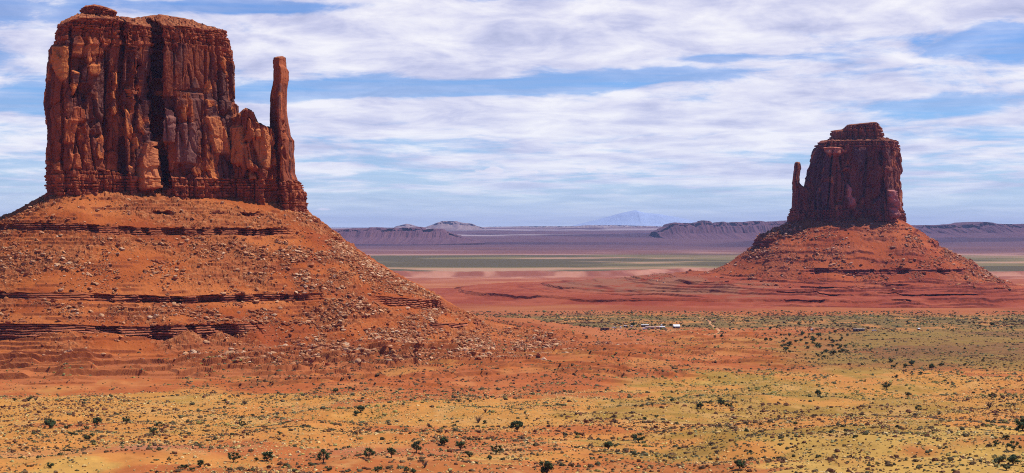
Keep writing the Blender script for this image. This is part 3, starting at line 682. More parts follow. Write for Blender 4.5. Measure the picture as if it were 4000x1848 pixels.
# ------------------------------------------------------------------ the far butte
butte_e = empty('butte', (640, 3450, E-120))
tag(butte_e, 'smaller dark butte with a stepped caprock and a slim spire on its left', 'butte')
EB = [(3070, 874), (3110, 884), (3160, 872), (3235, 850), (3300, 866), (3420, 850), (3480, 874), (3540, 884)]
TE = (0.66, 0.50, 0.62)
ringE = [(3150, 3395), (3175, 3370), (3260, 3358), (3330, 3362), (3375, 3374), (3400, 3374), (3430, 3358), (3480, 3350), (3500, 3378), (3538, 3450), (3522, 3510), (3440, 3540), (3250, 3540), (3165, 3470)]
featsE = [('crack', [(3305, 590), (3310, 660), (3318, 760), (3330, 860)], 9, 8), ('crack', [(3440, 580), (3448, 700), (3446, 840)], 8, 9), ('crack', [(3215, 600), (3200, 720), (3205, 850)], 6, 6), ('crack', [(3385, 600), (3380, 760)], 5, 6),
          ('crack', [(3270, 640), (3268, 800)], 5, 5),
          ('block', [(708, 3308, 3316), (740, 3306, 3328), (790, 3312, 3332), (812, 3314, 3330)], 15, (0.78, 0.40, 0.28)),  # pinnacles and shelf catching sun: the light is put into their colour
          ('block', [(742, 3464, 3482), (770, 3466, 3482), (800, 3474, 3488), (850, 3476, 3492)], 15, (0.78, 0.40, 0.28)),
          ('block', [(574, 3215, 3292), (590, 3215, 3300), (606, 3236, 3290)], 13, (0.75, 0.33, 0.17)),
          ('block', [(655, 3302, 3320), (670, 3304, 3318)], 5, (0.46, 0.2, 0.13)),
          ('block', [(650, 3455, 3490), (660, 3450, 3492), (665, 3450, 3490)], 4)]
cliff_wall('cliff', butte_e, ringE, 3370, EB, [(3140, 560), (3200, 557), (3243, 550), (3450, 548), (3504, 553), (3540, 570)],
           [(300, 3215), (547, 3212), (555, 3203), (580, 3192), (604, 3182), (665, 3166), (737, 3155), (800, 3148), (900, 3142)], [(300, 3500), (551, 3504), (582, 3511), (640, 3518), (665, 3523), (778, 3527), (877, 3534), (950, 3540)],
           featsE, [(3140, 552), (3243, 540), (3350, 536), (3460, 540), (3540, 560)], [(3260, 3440), (3450, 3440)], seed=61, res=1.35, back=10, smooth=6, bed_top=[(3100, 590), (3550, 590)], bed_bot=[(3100, 812), (3550, 822)], tone=TE, amp=1.15, dark=0.6)
cliff_wall('caprock', butte_e, [(3245, 3410), (3262, 3390), (3430, 3390), (3452, 3410), (3440, 3480), (3260, 3480)], 3400, [(3200, 556), (3500, 556)],
           [(3240, 514), (3255, 511), (3296, 510), (3302, 497), (3310, 490), (3360, 484), (3425, 478), (3436, 496), (3442, 502), (3460, 530)],
           [(300, 3250), (513, 3247), (540, 3244), (560, 3238)], [(300, 3440), (497, 3441), (540, 3452), (560, 3458)], [], [(3240, 513), (3290, 506), (3310, 487), (3350, 483), (3425, 475), (3440, 498), (3460, 520)], [(3290, 3440), (3415, 3440)],
           seed=67, res=1.2, back=8, smooth=3, bed_top=[(0, 900), (5000, 900)], tone=(0.75, 0.6, 0.68), amp=0.5, cap_rings=8, capn=0.5)
cliff_wall('spire', butte_e, [(3082, 3395), (3092, 3378), (3130, 3376), (3160, 3384), (3170, 3400), (3165, 3440), (3120, 3450), (3086, 3425)], 3382, EB,
           [(3070, 640), (3104, 640), (3108, 636), (3114, 634), (3125, 640), (3180, 650)],
           [(300, 3109), (634, 3108), (642, 3106), (680, 3102), (733, 3095), (824, 3092), (861, 3084), (950, 3078)], [(300, 3124), (634, 3124), (657, 3127), (690, 3122), (714, 3123), (724, 3132), (735, 3152), (745, 3160), (900, 3170)],
           [('crack', [(3130, 760), (3134, 850)], 5, 5)], [(3070, 636), (3114, 632), (3180, 640)], [(3110, 3405), (3124, 3408)], seed=71, res=1.2, back=6, smooth=3, bed_bot=[(3000, 812), (3300, 822)], tone=TE, amp=0.4, cap_rings=5, capn=0.3)
eF = [(-60, 40), (0, 11), (60, -24), (110, -53), (164, -84), (169, -97), (200, -107), (290, -113), (294, -116.5), (400, -122), (404, -125), (500, -128), (515, -133), (560, -139), (680, -143), (760, -156)]
eR = [(-60, 40), (0, 6), (58, -36), (62, -42), (138, -80), (143, -94), (175, -111), (230, -130), (234, -133), (290, -141), (293, -143), (340, -146), (344, -148), (380, -150), (440, -153), (520, -166)]
eL = [(-60, 40), (0, 12), (68, -26), (74, -42), (120, -75), (126, -79), (165, -95), (330, -106), (334, -109), (520, -118), (524, -121), (700, -128), (710, -133), (780, -139), (900, -144), (1000, -160)]
def e1(nx, ny, s, px): return 0.9*ss(nx, -0.6, -0.85) + 0.8*ss(nx, .6, .8)
def e4(nx, ny, s, px): return ss(nx, -0.25, 0.1)*ss(vnoise(s/60, 0*s, 121), 0.18, 0.4) + 0.7*ss(nx, -0.5, -0.3)*ss(vnoise(s/40, 0*s, 122), 0.5, 0.7)
def e7(nx, ny, s, px): return ss(vnoise(s/45, 0*s, 123), 0.5, 0.62)*ss(nx, -.75, -.55)
def e9(nx, ny, s, px): return ss(vnoise(s/40, 0*s, 124), 0.52, 0.62)*ss(nx, -.75, -.55)
def e11(nx, ny, s, px): return 0.9*ss(vnoise(s/36, 0*s, 125), 0.50, 0.62)*ss(nx, -.85, -.6)
def eapron(Xw, Yw, Zw, c, Q, SX):
    far = ss(Q, 190, 300)
    n1 = fbm(Xw/70, Yw/70, 4, 440); n2 = fbm(Xw/16, Yw/22, 3, 441)
    c = lerpc(c, lerpc((0.34, 0.083, 0.034), (0.45, 0.15, 0.062), ss(n1+0.5*n2, -0.3, 0.4)), 0.8*far)
    c = lerpc(c, (0.33, 0.20, 0.10), 0.75*far*ss(n1*0.6+n2*0.4+ss(Xw, 620, 330)*0.5, 0.25, 0.6)*ss(Q, 560, 480))
    for j, (qd, hgt) in enumerate(((215, 2.0), (240, 2.4), (262, 2.0), (310, 2.6), (338, 2.2), (365, 2.6), (425, 2.4), (455, 2.6), (490, 2.2), (540, 2.4), (600, 2.0))):
        e = qd+44*fbm(SX/170, 0*SX+j, 3, 410+j)+9*fbm(SX/22, 0*SX, 3, 420+j)
        on = ss(vnoise(SX/60+j*3.3, 0*SX+j, 430+j), 0.42, 0.54)*(0.9+1.3*vnoise(SX/20, 0*SX, 450+j))*(0.3+0.7*ss(Xw, 120, 380))
        Zw = Zw + on*hgt*(ss(Q, e+1.3, e-1.3)*1.0 - ss(Q, e, e-60)*0.95)
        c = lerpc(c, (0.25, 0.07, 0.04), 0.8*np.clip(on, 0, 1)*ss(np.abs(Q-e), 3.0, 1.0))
    for j, (qd, hgt) in enumerate(((34, 3.4), (62, 4.2), (88, 3.4), (112, 4.2), (134, 3.4))):
        e = qd+8*fbm(SX/60, 0*SX+j, 3, 460+j)+3*fbm(SX/9, 0*SX, 3, 470+j)
        on = ss(vnoise(SX/34+j*2.7, 0*SX+j, 480+j), 0.48, 0.60)*(0.5+0.6*vnoise(SX/7, 0*SX, 490+j))
        Zw = Zw + on*hgt*(ss(Q, e+0.8, e-0.8) - ss(Q, e, e-22)*0.97)
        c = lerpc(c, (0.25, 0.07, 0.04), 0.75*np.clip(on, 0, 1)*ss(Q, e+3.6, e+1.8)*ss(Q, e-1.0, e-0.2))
    Zw = Zw + far*(2.2*n1 + 1.0*n2 - 2.2*np.clip(1-np.abs(fbm(SX/34, Q/160, 3, 442))*3, 0, 1)**2*ss(Q, 470, 560))
    return Zw, c
talus('talus_slope', butte_e, [(3070, 3400), (3090, 3372), (3250, 3358), (3480, 3352), (3535, 3375), (3555, 3430), (3520, 3520), (3400, 3560), (3250, 3560), (3100, 3480)],
      {'F': eF, 'R': eR, 'L': eL, 'B': eR}, [6, 36, 12, 30, 12, 22, 40, 8, 44, 8, 44, 8, 22, 30, 8], {2: e1, 4: e4, 7: e7, 9: e9, 11: e11}, 251, 2.0, smooth=40, m=1.8, tint=(0.78, 0.54, 0.56), cones={4: (0.8, 34.0)}, extra=eapron, reg='E')

# ------------------------------------------------------------------ surface under plants (floor or apron)
_CELL = 3.0; _GX0, _GY0, _GW, _GH = -700.0, 850.0, 900, 1100
_ap = np.full((_GH, _GW), -1e9)
for _k in ('W', 'E'):
    _V = PROTO_TALUS[_k][0].reshape(-1, 3)
    _sel = _V[(_V[:, 1] < 4100)]
    _ix = ((_sel[:, 0]-_GX0)/_CELL).astype(int); _iy = ((_sel[:, 1]-_GY0)/_CELL).astype(int)
    _ok = (_ix >= 0) & (_ix < _GW) & (_iy >= 0) & (_iy < _GH)
    np.maximum.at(_ap, (_iy[_ok], _ix[_ok]), _sel[_ok, 2])
for _ in range(2):
    _n = np.maximum.reduce([np.roll(_ap, 1, 0), np.roll(_ap, -1, 0), np.roll(_ap, 1, 1), np.roll(_ap, -1, 1)]); _ap = np.where(_ap < -1e8, _n, _ap)
def surface(X, Y):
    X = np.asarray(X, float); Y = np.asarray(Y, float)
    g = ground(X, Y)+terrace(X, Y)[0]
    ix = ((X-_GX0)/_CELL).astype(int); iy = ((Y-_GY0)/_CELL).astype(int)
    ok = (ix >= 0) & (ix < _GW) & (iy >= 0) & (iy < _GH)
    a = np.where(ok, _ap[np.clip(iy, 0, _GH-1), np.clip(ix, 0, _GW-1)], -1e9)
    return np.maximum(g, a-0.1)
def ray_hit(px, py):
    Y = np.geomspace(330, 9000, 5000); X = (px-2000)/F*Y
    d = E + (HZ-py)/F*Y - surface(X, Y)
    k = max(1, int(np.argmax(d < 0)))
    t = np.clip(d[k-1]/(d[k-1]-d[k]+1e-9), 0, 1); y = Y[k-1]+(Y[k]-Y[k-1])*t; x = (px-2000)/F*y
    return float(x), float(y), float(surface(np.array([x]), np.array([y]))[0])
def copy_thing(o):
    c = o.copy(); COL.objects.link(c)
    for ch in list(o.children):
        d = ch.copy(); COL.objects.link(d); d.parent = c
    return c
ORD = ['first', 'second', 'third', 'fourth', 'fifth', 'sixth', 'seventh', 'eighth', 'ninth', 'tenth', 'eleventh', 'twelfth', 'thirteenth', 'fourteenth', 'fifteenth', 'sixteenth',
       'seventeenth', 'eighteenth', 'nineteenth', 'twentieth', 'twenty-first', 'twenty-second', 'twenty-third', 'twenty-fourth', 'twenty-fifth', 'twenty-sixth', 'twenty-seventh', 'twenty-eighth', 'twenty-ninth', 'thirtieth']

# ------------------------------------------------------------------ far mesas and mountains
def ridge(name, prof, D, base_dz, thick, seed, colA, colB, cliff=0.2, jag=1.0, step=1.5, wr=1.0):
    px = np.arange(prof[0][0], prof[-1][0]+0.01, step); U = len(px)
    topz = E+(HZ-interp(px, prof))/F*D
    mpp = D/F; topz = topz + jag*mpp*(1.1*fbm(px/9, 0*px, 3, seed)+0.6*(slabs(px, 0*px, 7, 1, seed+1, 0)[0]))
    x = (px-2000)/F*D
    bz = E+base_dz; H = np.maximum(topz-bz, 1.0)
    rows = [(-1.0, -0.06), (-0.72, 0.10), (-0.5, 0.24), (-0.34, 0.36), (-0.22, 1-cliff-0.06), (-0.17, 1-cliff), (-0.155, 1-cliff*0.66), (-0.14, 1-cliff*0.33), (-0.125, 0.985), (-0.06, 1.0), (0.1, 1.0), (0.3, 0.97), (0.45, 0.5), (1.0, -0.06)]
    V = []; C = []
    for i, (q, h) in enumerate(rows):
        n = fbm(px/26, 0*px+i*0.35, 4, seed+2); n2 = fbm(px/7, 0*px+i*0.5, 3, seed+3)
        yy = D + thick*q*(1 + 0.0*n) + wr*thick*0.10*n*(1 if 0 < i < 11 else 0) + wr*thick*0.035*n2
        zz = bz + H*h + wr*H*0.05*n2*(1 if 0 < i < 8 else 0)
        V.append(np.stack([x, yy, zz], -1)); C.append(lerpc(colA, colB, ss(n2+0.4*n, -0.5, 0.6)))
    # closed ends
    V = np.array(V); C = np.array(C)
    f = grid_faces(len(rows), U, False)
    me = new_mesh(name, V.reshape(-1, 3)-np.array([x.mean(), D, bz]), f, C.reshape(-1, 3))
    o = link(name, me, M_FAR); o.location = (x.mean(), D, bz)
    return o
M_FAR = mat_attr('far_rock', tex=((0.004, 0.10), (0.02, 0.10)))
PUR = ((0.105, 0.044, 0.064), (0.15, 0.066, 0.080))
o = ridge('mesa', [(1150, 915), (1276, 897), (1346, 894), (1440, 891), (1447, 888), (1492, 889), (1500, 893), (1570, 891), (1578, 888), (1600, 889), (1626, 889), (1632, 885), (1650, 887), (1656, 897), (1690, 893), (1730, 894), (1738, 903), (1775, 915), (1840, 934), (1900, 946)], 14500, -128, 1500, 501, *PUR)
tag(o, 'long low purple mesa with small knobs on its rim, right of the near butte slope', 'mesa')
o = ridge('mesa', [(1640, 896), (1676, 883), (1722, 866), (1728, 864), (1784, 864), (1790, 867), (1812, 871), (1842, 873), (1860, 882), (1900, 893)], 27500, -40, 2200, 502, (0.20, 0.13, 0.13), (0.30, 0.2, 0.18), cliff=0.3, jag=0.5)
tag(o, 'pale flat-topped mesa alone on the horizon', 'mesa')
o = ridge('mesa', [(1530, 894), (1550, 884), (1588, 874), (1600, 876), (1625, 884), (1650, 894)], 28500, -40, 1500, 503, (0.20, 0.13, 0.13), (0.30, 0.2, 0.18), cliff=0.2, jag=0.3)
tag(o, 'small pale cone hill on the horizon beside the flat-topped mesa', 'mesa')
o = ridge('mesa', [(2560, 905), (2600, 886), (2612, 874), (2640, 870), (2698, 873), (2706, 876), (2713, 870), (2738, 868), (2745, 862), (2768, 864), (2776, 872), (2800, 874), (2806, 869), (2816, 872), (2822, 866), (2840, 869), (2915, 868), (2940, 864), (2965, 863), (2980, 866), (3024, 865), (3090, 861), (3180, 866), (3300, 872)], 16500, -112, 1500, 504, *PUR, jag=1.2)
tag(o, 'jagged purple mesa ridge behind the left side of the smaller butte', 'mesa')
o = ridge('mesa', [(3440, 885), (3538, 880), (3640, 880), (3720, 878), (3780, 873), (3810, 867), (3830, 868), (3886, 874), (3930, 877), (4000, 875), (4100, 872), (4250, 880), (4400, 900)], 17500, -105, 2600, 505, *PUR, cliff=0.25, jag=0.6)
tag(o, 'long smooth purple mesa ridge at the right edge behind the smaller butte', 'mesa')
o = ridge('mountain', [(2180, 900), (2280, 872), (2360, 852), (2430, 832), (2475, 822), (2510, 832), (2560, 836), (2640, 850), (2740, 872), (2840, 898)], 41000, -60, 6500, 506, (0.36, 0.45, 0.64), (0.37, 0.46, 0.65), cliff=0.05, jag=0.1, wr=0.06)  # haze put into the rock colour: pale blue to fade into the sky
tag(o, 'faint blue mountain peak far beyond the plain', 'mountain')
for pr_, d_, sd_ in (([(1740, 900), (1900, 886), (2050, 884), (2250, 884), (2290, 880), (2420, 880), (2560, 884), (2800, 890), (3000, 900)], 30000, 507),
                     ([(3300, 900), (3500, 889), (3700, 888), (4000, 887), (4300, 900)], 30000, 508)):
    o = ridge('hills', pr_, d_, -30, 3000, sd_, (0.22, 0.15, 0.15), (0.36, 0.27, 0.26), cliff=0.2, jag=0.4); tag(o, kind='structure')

# ------------------------------------------------------------------ rocks
def ico(sub):
    t = (1+5**.5)/2
    V = [(-1, t, 0), (1, t, 0), (-1, -t, 0), (1, -t, 0), (0, -1, t), (0, 1, t), (0, -1, -t), (0, 1, -t), (t, 0, -1), (t, 0, 1), (-t, 0, -1), (-t, 0, 1)]
    Fc = [(0, 11, 5), (0, 5, 1), (0, 1, 7), (0, 7, 10), (0, 10, 11), (1, 5, 9), (5, 11, 4), (11, 10, 2), (10, 7, 6), (7, 1, 8), (3, 9, 4), (3, 4, 2), (3, 2, 6), (3, 6, 8), (3, 8, 9), (4, 9, 5), (2, 4, 11), (6, 2, 10), (8, 6, 7), (9, 8, 1)]
    V = [np.array(v)/np.linalg.norm(v) for v in V]
    for _ in range(sub):
        mid = {}; N = []
        def mp(a, b):
            k = (min(a, b), max(a, b))
            if k not in mid: v = V[a]+V[b]; V.append(v/np.linalg.norm(v)); mid[k] = len(V)-1
            return mid[k]
        for a, b, c in Fc:
            ab, bc, ca = mp(a, b), mp(b, c), mp(c, a); N += [(a, ab, ca), (b, bc, ab), (c, ca, bc), (ab, bc, ca)]
        Fc = N
    return np.array(V), np.array(Fc)
def rock_shape(sub, seed, flat=0.62):
    r = np.random.default_rng(seed); V, Fc = ico(sub)
    n = r.normal(size=(6, 3)); n /= np.linalg.norm(n, axis=1)[:, None]; n = np.vstack([n, -n[:3]]); d = r.uniform(0.42, 0.9, len(n))
    dt = np.maximum(V@n.T, 1e-3); k = np.minimum((d/dt).min(1), 1.15)
    V = V*k[:, None]*np.array([1.0, r.uniform(.65, .9), flat*r.uniform(.75, 1.15)])
    return V, Fc
STONE = np.array([(0.40, 0.15, 0.065), (0.52, 0.25, 0.115), (0.34, 0.115, 0.05), (0.60, 0.36, 0.20), (0.70, 0.50, 0.33)])
def talus_pts(reg, n, seed, lo, hi):
    """random seats on the slope, clustered, as (pos, size)"""
    V, Ld, slope, Q = PROTO_TALUS[reg]
    P = V.reshape(-1, 3); px = 2000+F*P[:, 0]/P[:, 1]; py = HZ-(P[:, 2]-E)*F/P[:, 1]
    m = 1.0 if reg == 'W' else 1.8
    w = (Ld.ravel() < 0.3)*(px > -60)*(px < 4060)*(Q.ravel() > 4)
    if reg == 'W':
        w = w*(P[:, 1] < 1560)
        d = 0.25 + 1.0*ss(px, 700, 1150)*ss(py, 880, 1000) + 0.9*np.exp(-((py-1215)/42)**2)*ss(px, 1000, 600) + 0.5*np.exp(-((py-1030)/70)**2)
        d = d*ss(py, 1440, 1370+30*0)*(1-0.75*np.exp(-((py-1355)/32)**2)*ss(px, 950, 700))
    else:
        w = w*(P[:, 1] < 3450); d = 0.4 + 0.8*ss(py, 880, 930)*ss(py, 1110, 1050); d = d*ss(py, 1180, 1090)*ss(Q.ravel(), 420, 180)
    c = ss(fbm(px/70, py/45, 4, seed+1), -0.12, 0.25)
    w = w*d*(0.10+0.90*c); w = w/w.sum()
    r = np.random.default_rng(seed); i = r.choice(len(P), n, p=w)
    size = lo*(1-r.random(n))**(-1/1.95); size = np.minimum(size, hi)*m**0.6
    pos = P[i]+np.stack([r.uniform(-.5, .5, n), r.uniform(-.5, .5, n), 0*size], -1)
    return pos, size, px[i], py[i]
PRO = [rock_shape(0, 900+i) for i in range(8)]
def merged_rocks(pos, size, seed, cols, wts):
    r = np.random.default_rng(seed); Vs, Fs, Cs, off = [], [], [], 0
    var = r.integers(0, 8, len(pos))
    for v in range(8):
        k = np.where(var == v)[0]
        if not len(k): continue
        sv, sf = PRO[v]; a = r.uniform(0, 6.28, len(k)); ca, sa = np.cos(a)[:, None], np.sin(a)[:, None]; tl = r.normal(0, 0.25, len(k))[:, None]
        X = sv[None, :, 0]*ca-sv[None, :, 1]*sa; Y = sv[None, :, 0]*sa+sv[None, :, 1]*ca; Zv = sv[None, :, 2]+tl*X
        S = size[k][:, None]*0.5
        P = np.stack([X*S+pos[k, 0:1], Y*S+pos[k, 1:2], Zv*S+pos[k, 2:3]+S*0.22], -1)
        f = sf[None]+(np.arange(len(k))*len(sv))[:, None, None]+off
        c = cols[r.choice(len(cols), len(k), p=wts)]*r.uniform(0.8, 1.2, len(k))[:, None]
        Vs.append(P.reshape(-1, 3)); Fs.append(f.reshape(-1, 3)); Cs.append(np.repeat(c, len(sv), 0)); off += len(k)*len(sv)
    return np.vstack(Vs), np.vstack(Fs), np.vstack(Cs)
STONE = STONE*np.array((0.88, 0.76, 0.68))
W5 = np.array([.27, .26, .18, .19, .10])
BIG = [rock_shape(1, 940+i, 0.6) for i in range(10)]
BIG_ME = []
for i, (v, f) in enumerate(BIG):
    cc = STONE[[0, 1, 2, 0, 3, 1, 2, 3, 0, 4][i]]
    n = fbm(v[:, 0]*2+i*9, v[:, 1]*2+v[:, 2]*2, 3, 77)
    BIG_ME.append(new_mesh('boulder', v, f, cc[None]*(1+0.25*n)[:, None]))
def put_boulder(p, size, var, label, group=None, sc=None, rz=None):
    o = link('boulder', BIG_ME[var], M_STONE)
    s = size*0.5; sc = sc or (1, 1, 1)
    o.location = (p[0], p[1], p[2]+s*0.25*sc[2]); o.scale = (s*sc[0], s*sc[1], s*sc[2]); o.rotation_euler = (random.uniform(-.3, .3), random.uniform(-.3, .3), random.uniform(0, 6.28) if rz is None else rz)
    tag(o, label, 'boulder', group); return o
def talus_at(reg, px, py):
    P = PROTO_TALUS[reg][0].reshape(-1, 3); qx = 2000+F*P[:, 0]/P[:, 1]; qy = HZ-(P[:, 2]-E)*F/P[:, 1]
    d = np.hypot(qx-px, qy-py); k = np.where(d < max(7, d.min()+1.5))[0]; return P[k[np.argmin(P[k, 1])]]
NAMED = [  # px, py, size in photo px, mesh, (scale), label
    (212, 786, 14, 9, (1, 1, 1.1), 'lone pale boulder just under the left end of the tall cliff'),
    (462, 990, 24, 7, (1, 1, .9), 'pale block with a dark side below the upper ledge, left part of the near slope'),
    (747, 990, 18, 4, (1, 1, .7), 'pale slab lying below the upper ledge, middle of the near slope'),
    (608, 1062, 24, 7, (1.1, 1, .8), 'pale tilted block in the middle of the near slope between both long ledges'),
    (1308, 1050, 30, 1, (1, 1, 1), 'rounded tan boulder inside the right skyline of the near slope'),
    (1412, 1066, 26, 0, (.7, .8, 1.4), 'upright reddish block near the right skyline of the near slope'),
    (1442, 1048, 40, 1, (1.2, 1, .7), 'broad flat boulder with a dark underside on the right skyline of the near slope'),
    (1538, 1074, 38, 3, (1.1, 1, .95), 'rounded tan boulder perched alone on the right skyline of the near slope'),
    (1584, 1128, 30, 4, (1.2, 1, .7), 'pale slab below the perched skyline boulder'),
    (1628, 1144, 34, 1, (1.3, 1, .6), 'long tan slab near the end of the skyline above the right overhanging ledge'),
    (1281, 1168, 34, 1, (1, 1, .9), 'large tan boulder left of the right overhanging ledge'),
    (1220, 1034, 46, 0, (1.1, 1, .9), 'large reddish crag with dark cracks on the upper right of the near slope'),
    (1539, 1390, 42, 1, (1, 1, 1), 'biggest orange boulder at the foot of the near slope, facing left with a dark side'),
    (2239, 1368, 34, 2, (1.1, 1, .8), 'dark brown boulder alone at the far right tip of the near slope'),
    (1508, 1350, 34, 2, (1.1, 1, .6), 'low dark slab above the biggest orange boulder'),
    (1363, 1368, 30, 7, (1, 1, .9), 'pale split boulder at the foot of the near slope, left of the biggest orange one'),
    (1171, 1347, 30, 7, (1, 1, .9), 'pale block with a dark front under the scree, right of the banded cliff'),
    (166, 1347, 22, 2, (1.1, 1, .8), 'dark boulder on the smooth scree under the left banded cliff'),
    (334, 1320, 24, 0, (.8, .8, 1.2), 'leaning boulder against the foot of the banded cliff'),
    (408, 1378, 20, 4, (1.1, 1, .7), 'pale slab on the scree below the banded cliff'),
]
for px, py, sp, v, sc, lab in NAMED:
    p = talus_at('W', px, py); put_boulder(p, sp*p[1]/F, v, lab, None, sc)
pos, size, bx, by = talus_pts('W', 115000, 5001, 0.55, 6.2)
kbig = np.argsort(-size/pos[:, 1])[:235]
random.seed(3)
for i in kbig:
    x_, y_ = bx[i], by[i]
    if y_ < 960 and x_ < 1150: z_ = 'stone block on the upper slope around the topmost long ledge of the near butte'
    elif x_ >= 1150 and y_ < 1160: z_ = 'stone block on the upper right flank of the near butte slope'
    elif x_ >= 1150 and y_ < 1290: z_ = 'stone block on the right flank below the overhanging ledge of the near butte'
    elif x_ >= 1150: z_ = 'stone block low on the right toe of the near butte slope'
    elif x_ >= 700 and y_ >= 1150: z_ = 'stone block on the rubble fan right of the banded cliff'
    elif y_ < 1150: z_ = 'stone block on the middle slope between the two long ledges'
    elif y_ < 1265: z_ = 'stone block on the rubble strip just above the banded cliff'
    else: z_ = 'stone block on the scree below the banded cliff'
    v = int(random.choice([0, 0, 1, 1, 2, 3, 4, 5, 6, 7, 8, 9])); pale = v in (4, 7, 9)
    put_boulder(pos[i], size[i], v, ('pale ' if pale else 'reddish ')+z_, ('pale ' if pale else 'reddish ')+z_.replace('stone block', 'stone blocks'), (1, random.uniform(.8, 1), random.uniform(.6, 1.1)))
rest = np.ones(len(pos), bool); rest[kbig] = False
V_, F_, C_ = merged_rocks(pos[rest], size[rest], 5002, STONE, W5)
tag(link('rubble', new_mesh('rubble', V_, F_, C_), M_STONE), 'loose red and pale rubble strewn over the near butte slope', 'rubble', kind='stuff')
pos, size, bx, by = talus_pts('E', 22000, 5003, 0.75, 7.5)
kbig = np.argsort(-size/pos[:, 1])[:40]
for i in kbig:
    z_ = 'reddish boulder on the %s of the smaller butte cone slope' % ('left half' if bx[i] < 3300 else 'right half')
    put_boulder(pos[i], size[i], int(random.choice([0, 2, 5, 8])), z_, z_.replace('boulder', 'boulders'), (1, .9, .8))
rest = np.ones(len(pos), bool); rest[kbig] = False
V_, F_, C_ = merged_rocks(pos[rest], size[rest], 5004, STONE*np.array([.9, .85, .95]), W5)
tag(link('rubble', new_mesh('rubble', V_, F_, C_), M_STONE), 'loose red rubble strewn over the smaller butte cone slope', 'rubble', kind='stuff')

# ------------------------------------------------------------------ scrub
BRUSH = np.array([(0.085, 0.074, 0.028), (0.145, 0.085, 0.036), (0.175, 0.155, 0.070), (0.25, 0.20, 0.05), (0.16, 0.065, 0.028)])
BNAME = ['dark green', 'dark brown', 'grey-green', 'yellow-green', 'rust brown']
def dome(seed, n1=6):
    r = np.random.default_rng(seed); V = []
    for h, rad, n in ((0.0, .85, n1), (.42, 1.0, n1), (.82, .62, n1)):
        for i in range(n):
            a = 6.283*(i+r.uniform(-.3, .3))/n; q = rad*r.uniform(.7, 1.2); V.append((math.cos(a)*q, math.sin(a)*q, h*r.uniform(.7, 1.25)))
    V.append((r.uniform(-.2, .2), r.uniform(-.2, .2), 1.0)); fs = []
    for k in range(2):
        for i in range(n1):
            a, b = k*n1+i, k*n1+(i+1) % n1; fs += [(a, b, b+n1), (a, b+n1, a+n1)]
    for i in range(n1): fs.append((2*n1+i, 2*n1+(i+1) % n1, 3*n1))
    return np.array(V), np.array(fs)
DOM = [dome(700+i, 5) for i in range(8)]
def scatter():
    r = np.random.default_rng(99)
    out = []
    for (y0, y1, dens, slo, shi) in ((395, 1000, 0.165, 0.55, 2.6), (1000, 1500, 0.105, 0.7, 2.6), (1500, 1950, 0.022, 1.1, 3.0), (1950, 2650, 0.016, 1.5, 4.2)):
        n = int(dens*0.50*2*(y1*y1-y0*y0)/2*1.04)
        Y = np.sqrt(r.uniform(y0*y0, y1*y1, n)); X = r.uniform(-.50, .50, n)*Y
        s = slo*(1-r.random(n))**(-1/2.8); s = np.minimum(s, shi)
        out.append(np.stack([X, Y, s], -1))
    P = np.vstack(out); X, Y, s = P.T
    px = 2000+F*X/Y
    n1 = fbm(X/40, Y/60, 3, 61); n2 = fbm(X/12, Y/16, 2, 62); n3 = fbm(X/110, Y/140, 2, 63)
    n4 = fbm(X/5.5, Y/7, 2, 65); pr = 0.66+1.2*n1+0.9*n2+0.8*n4
    red = ss(Y, 960+200*ss(px, 1900, 3300), 1060+200*ss(px, 1900, 3300))*ss(Y, 2000, 1900)
    pr = pr*(1-0.2*red*ss(px, 3200, 2700)); pr = pr*np.where((px < 700) & (Y > 960), 0.25, 1)
    keep = r.random(len(X)) < pr
    # none on the cliffs and steep slopes
    iy = ((Y-_GY0)/_CELL).astype(int); ix = ((X-_GX0)/_CELL).astype(int); ok = (ix >= 0) & (ix < _GW) & (iy >= 0) & (iy < _GH)
    ap = np.where(ok, _ap[np.clip(iy, 0, _GH-1), np.clip(ix, 0, _GW-1)], -1e9); keep &= ap < E-97
    P = P[keep]; Z = surface(P[:, 0], P[:, 1]); kind = n3[keep]+0.5*n2[keep]+r.normal(0, .33, keep.sum())
    k = np.where(kind < -0.42, 4, np.where(kind < -0.02, 1, np.where(kind < 0.36, 0, np.where(kind < 0.56, 2, 3))))
    return P[:, 0], P[:, 1], Z, P[:, 2], k
sx_, sy_, sz_, ss_, sk_ = scatter()
in_ = (np.abs(sx_/sy_) < 2000/F) & (HZ-(sz_-E)*F/sy_ < 1846)
rank = np.where(in_, ss_/sy_, 0); top300 = np.argsort(-rank)[:290]
rest = np.ones(len(sx_), bool); rest[top300] = False
def merged_brush(idx, seed):
    r = np.random.default_rng(seed); Vs, Fs, Cs, off = [], [], [], 0
    var = r.integers(0, 8, len(idx))
    for v in range(8):
        k = idx[var == v]; sv, sf = DOM[v]; a = r.uniform(0, 6.28, len(k)); ca, sa = np.cos(a)[:, None], np.sin(a)[:, None]
        S = ss_[k][:, None]*0.5; e = r.uniform(.75, 1.35, len(k))[:, None]; hh = r.uniform(.7, 1.25, len(k))[:, None]
        X = (sv[None, :, 0]*ca-sv[None, :, 1]*sa)*S*e; Y = (sv[None, :, 0]*sa+sv[None, :, 1]*ca)*S
        Zv = sv[None, :, 2]*S*hh*0.95
        J = 1+r.normal(0, .1, X.shape)
        P = np.stack([X*J+sx_[k][:, None], Y*J+sy_[k][:, None], Zv*J+sz_[k][:, None]-0.05], -1)
        f = sf[None]+(np.arange(len(k))*len(sv))[:, None, None]+off
        c = np.repeat(BRUSH[sk_[k]]*r.uniform(.7, 1.4, len(k))[:, None], len(sv), 0)*r.uniform(.75, 1.25, (len(k)*len(sv), 1))
        Vs.append(P.reshape(-1, 3)); Fs.append(f.reshape(-1, 3)); Cs.append(c); off += len(k)*len(sv)
    return np.vstack(Vs), np.vstack(Fs), np.vstack(Cs)
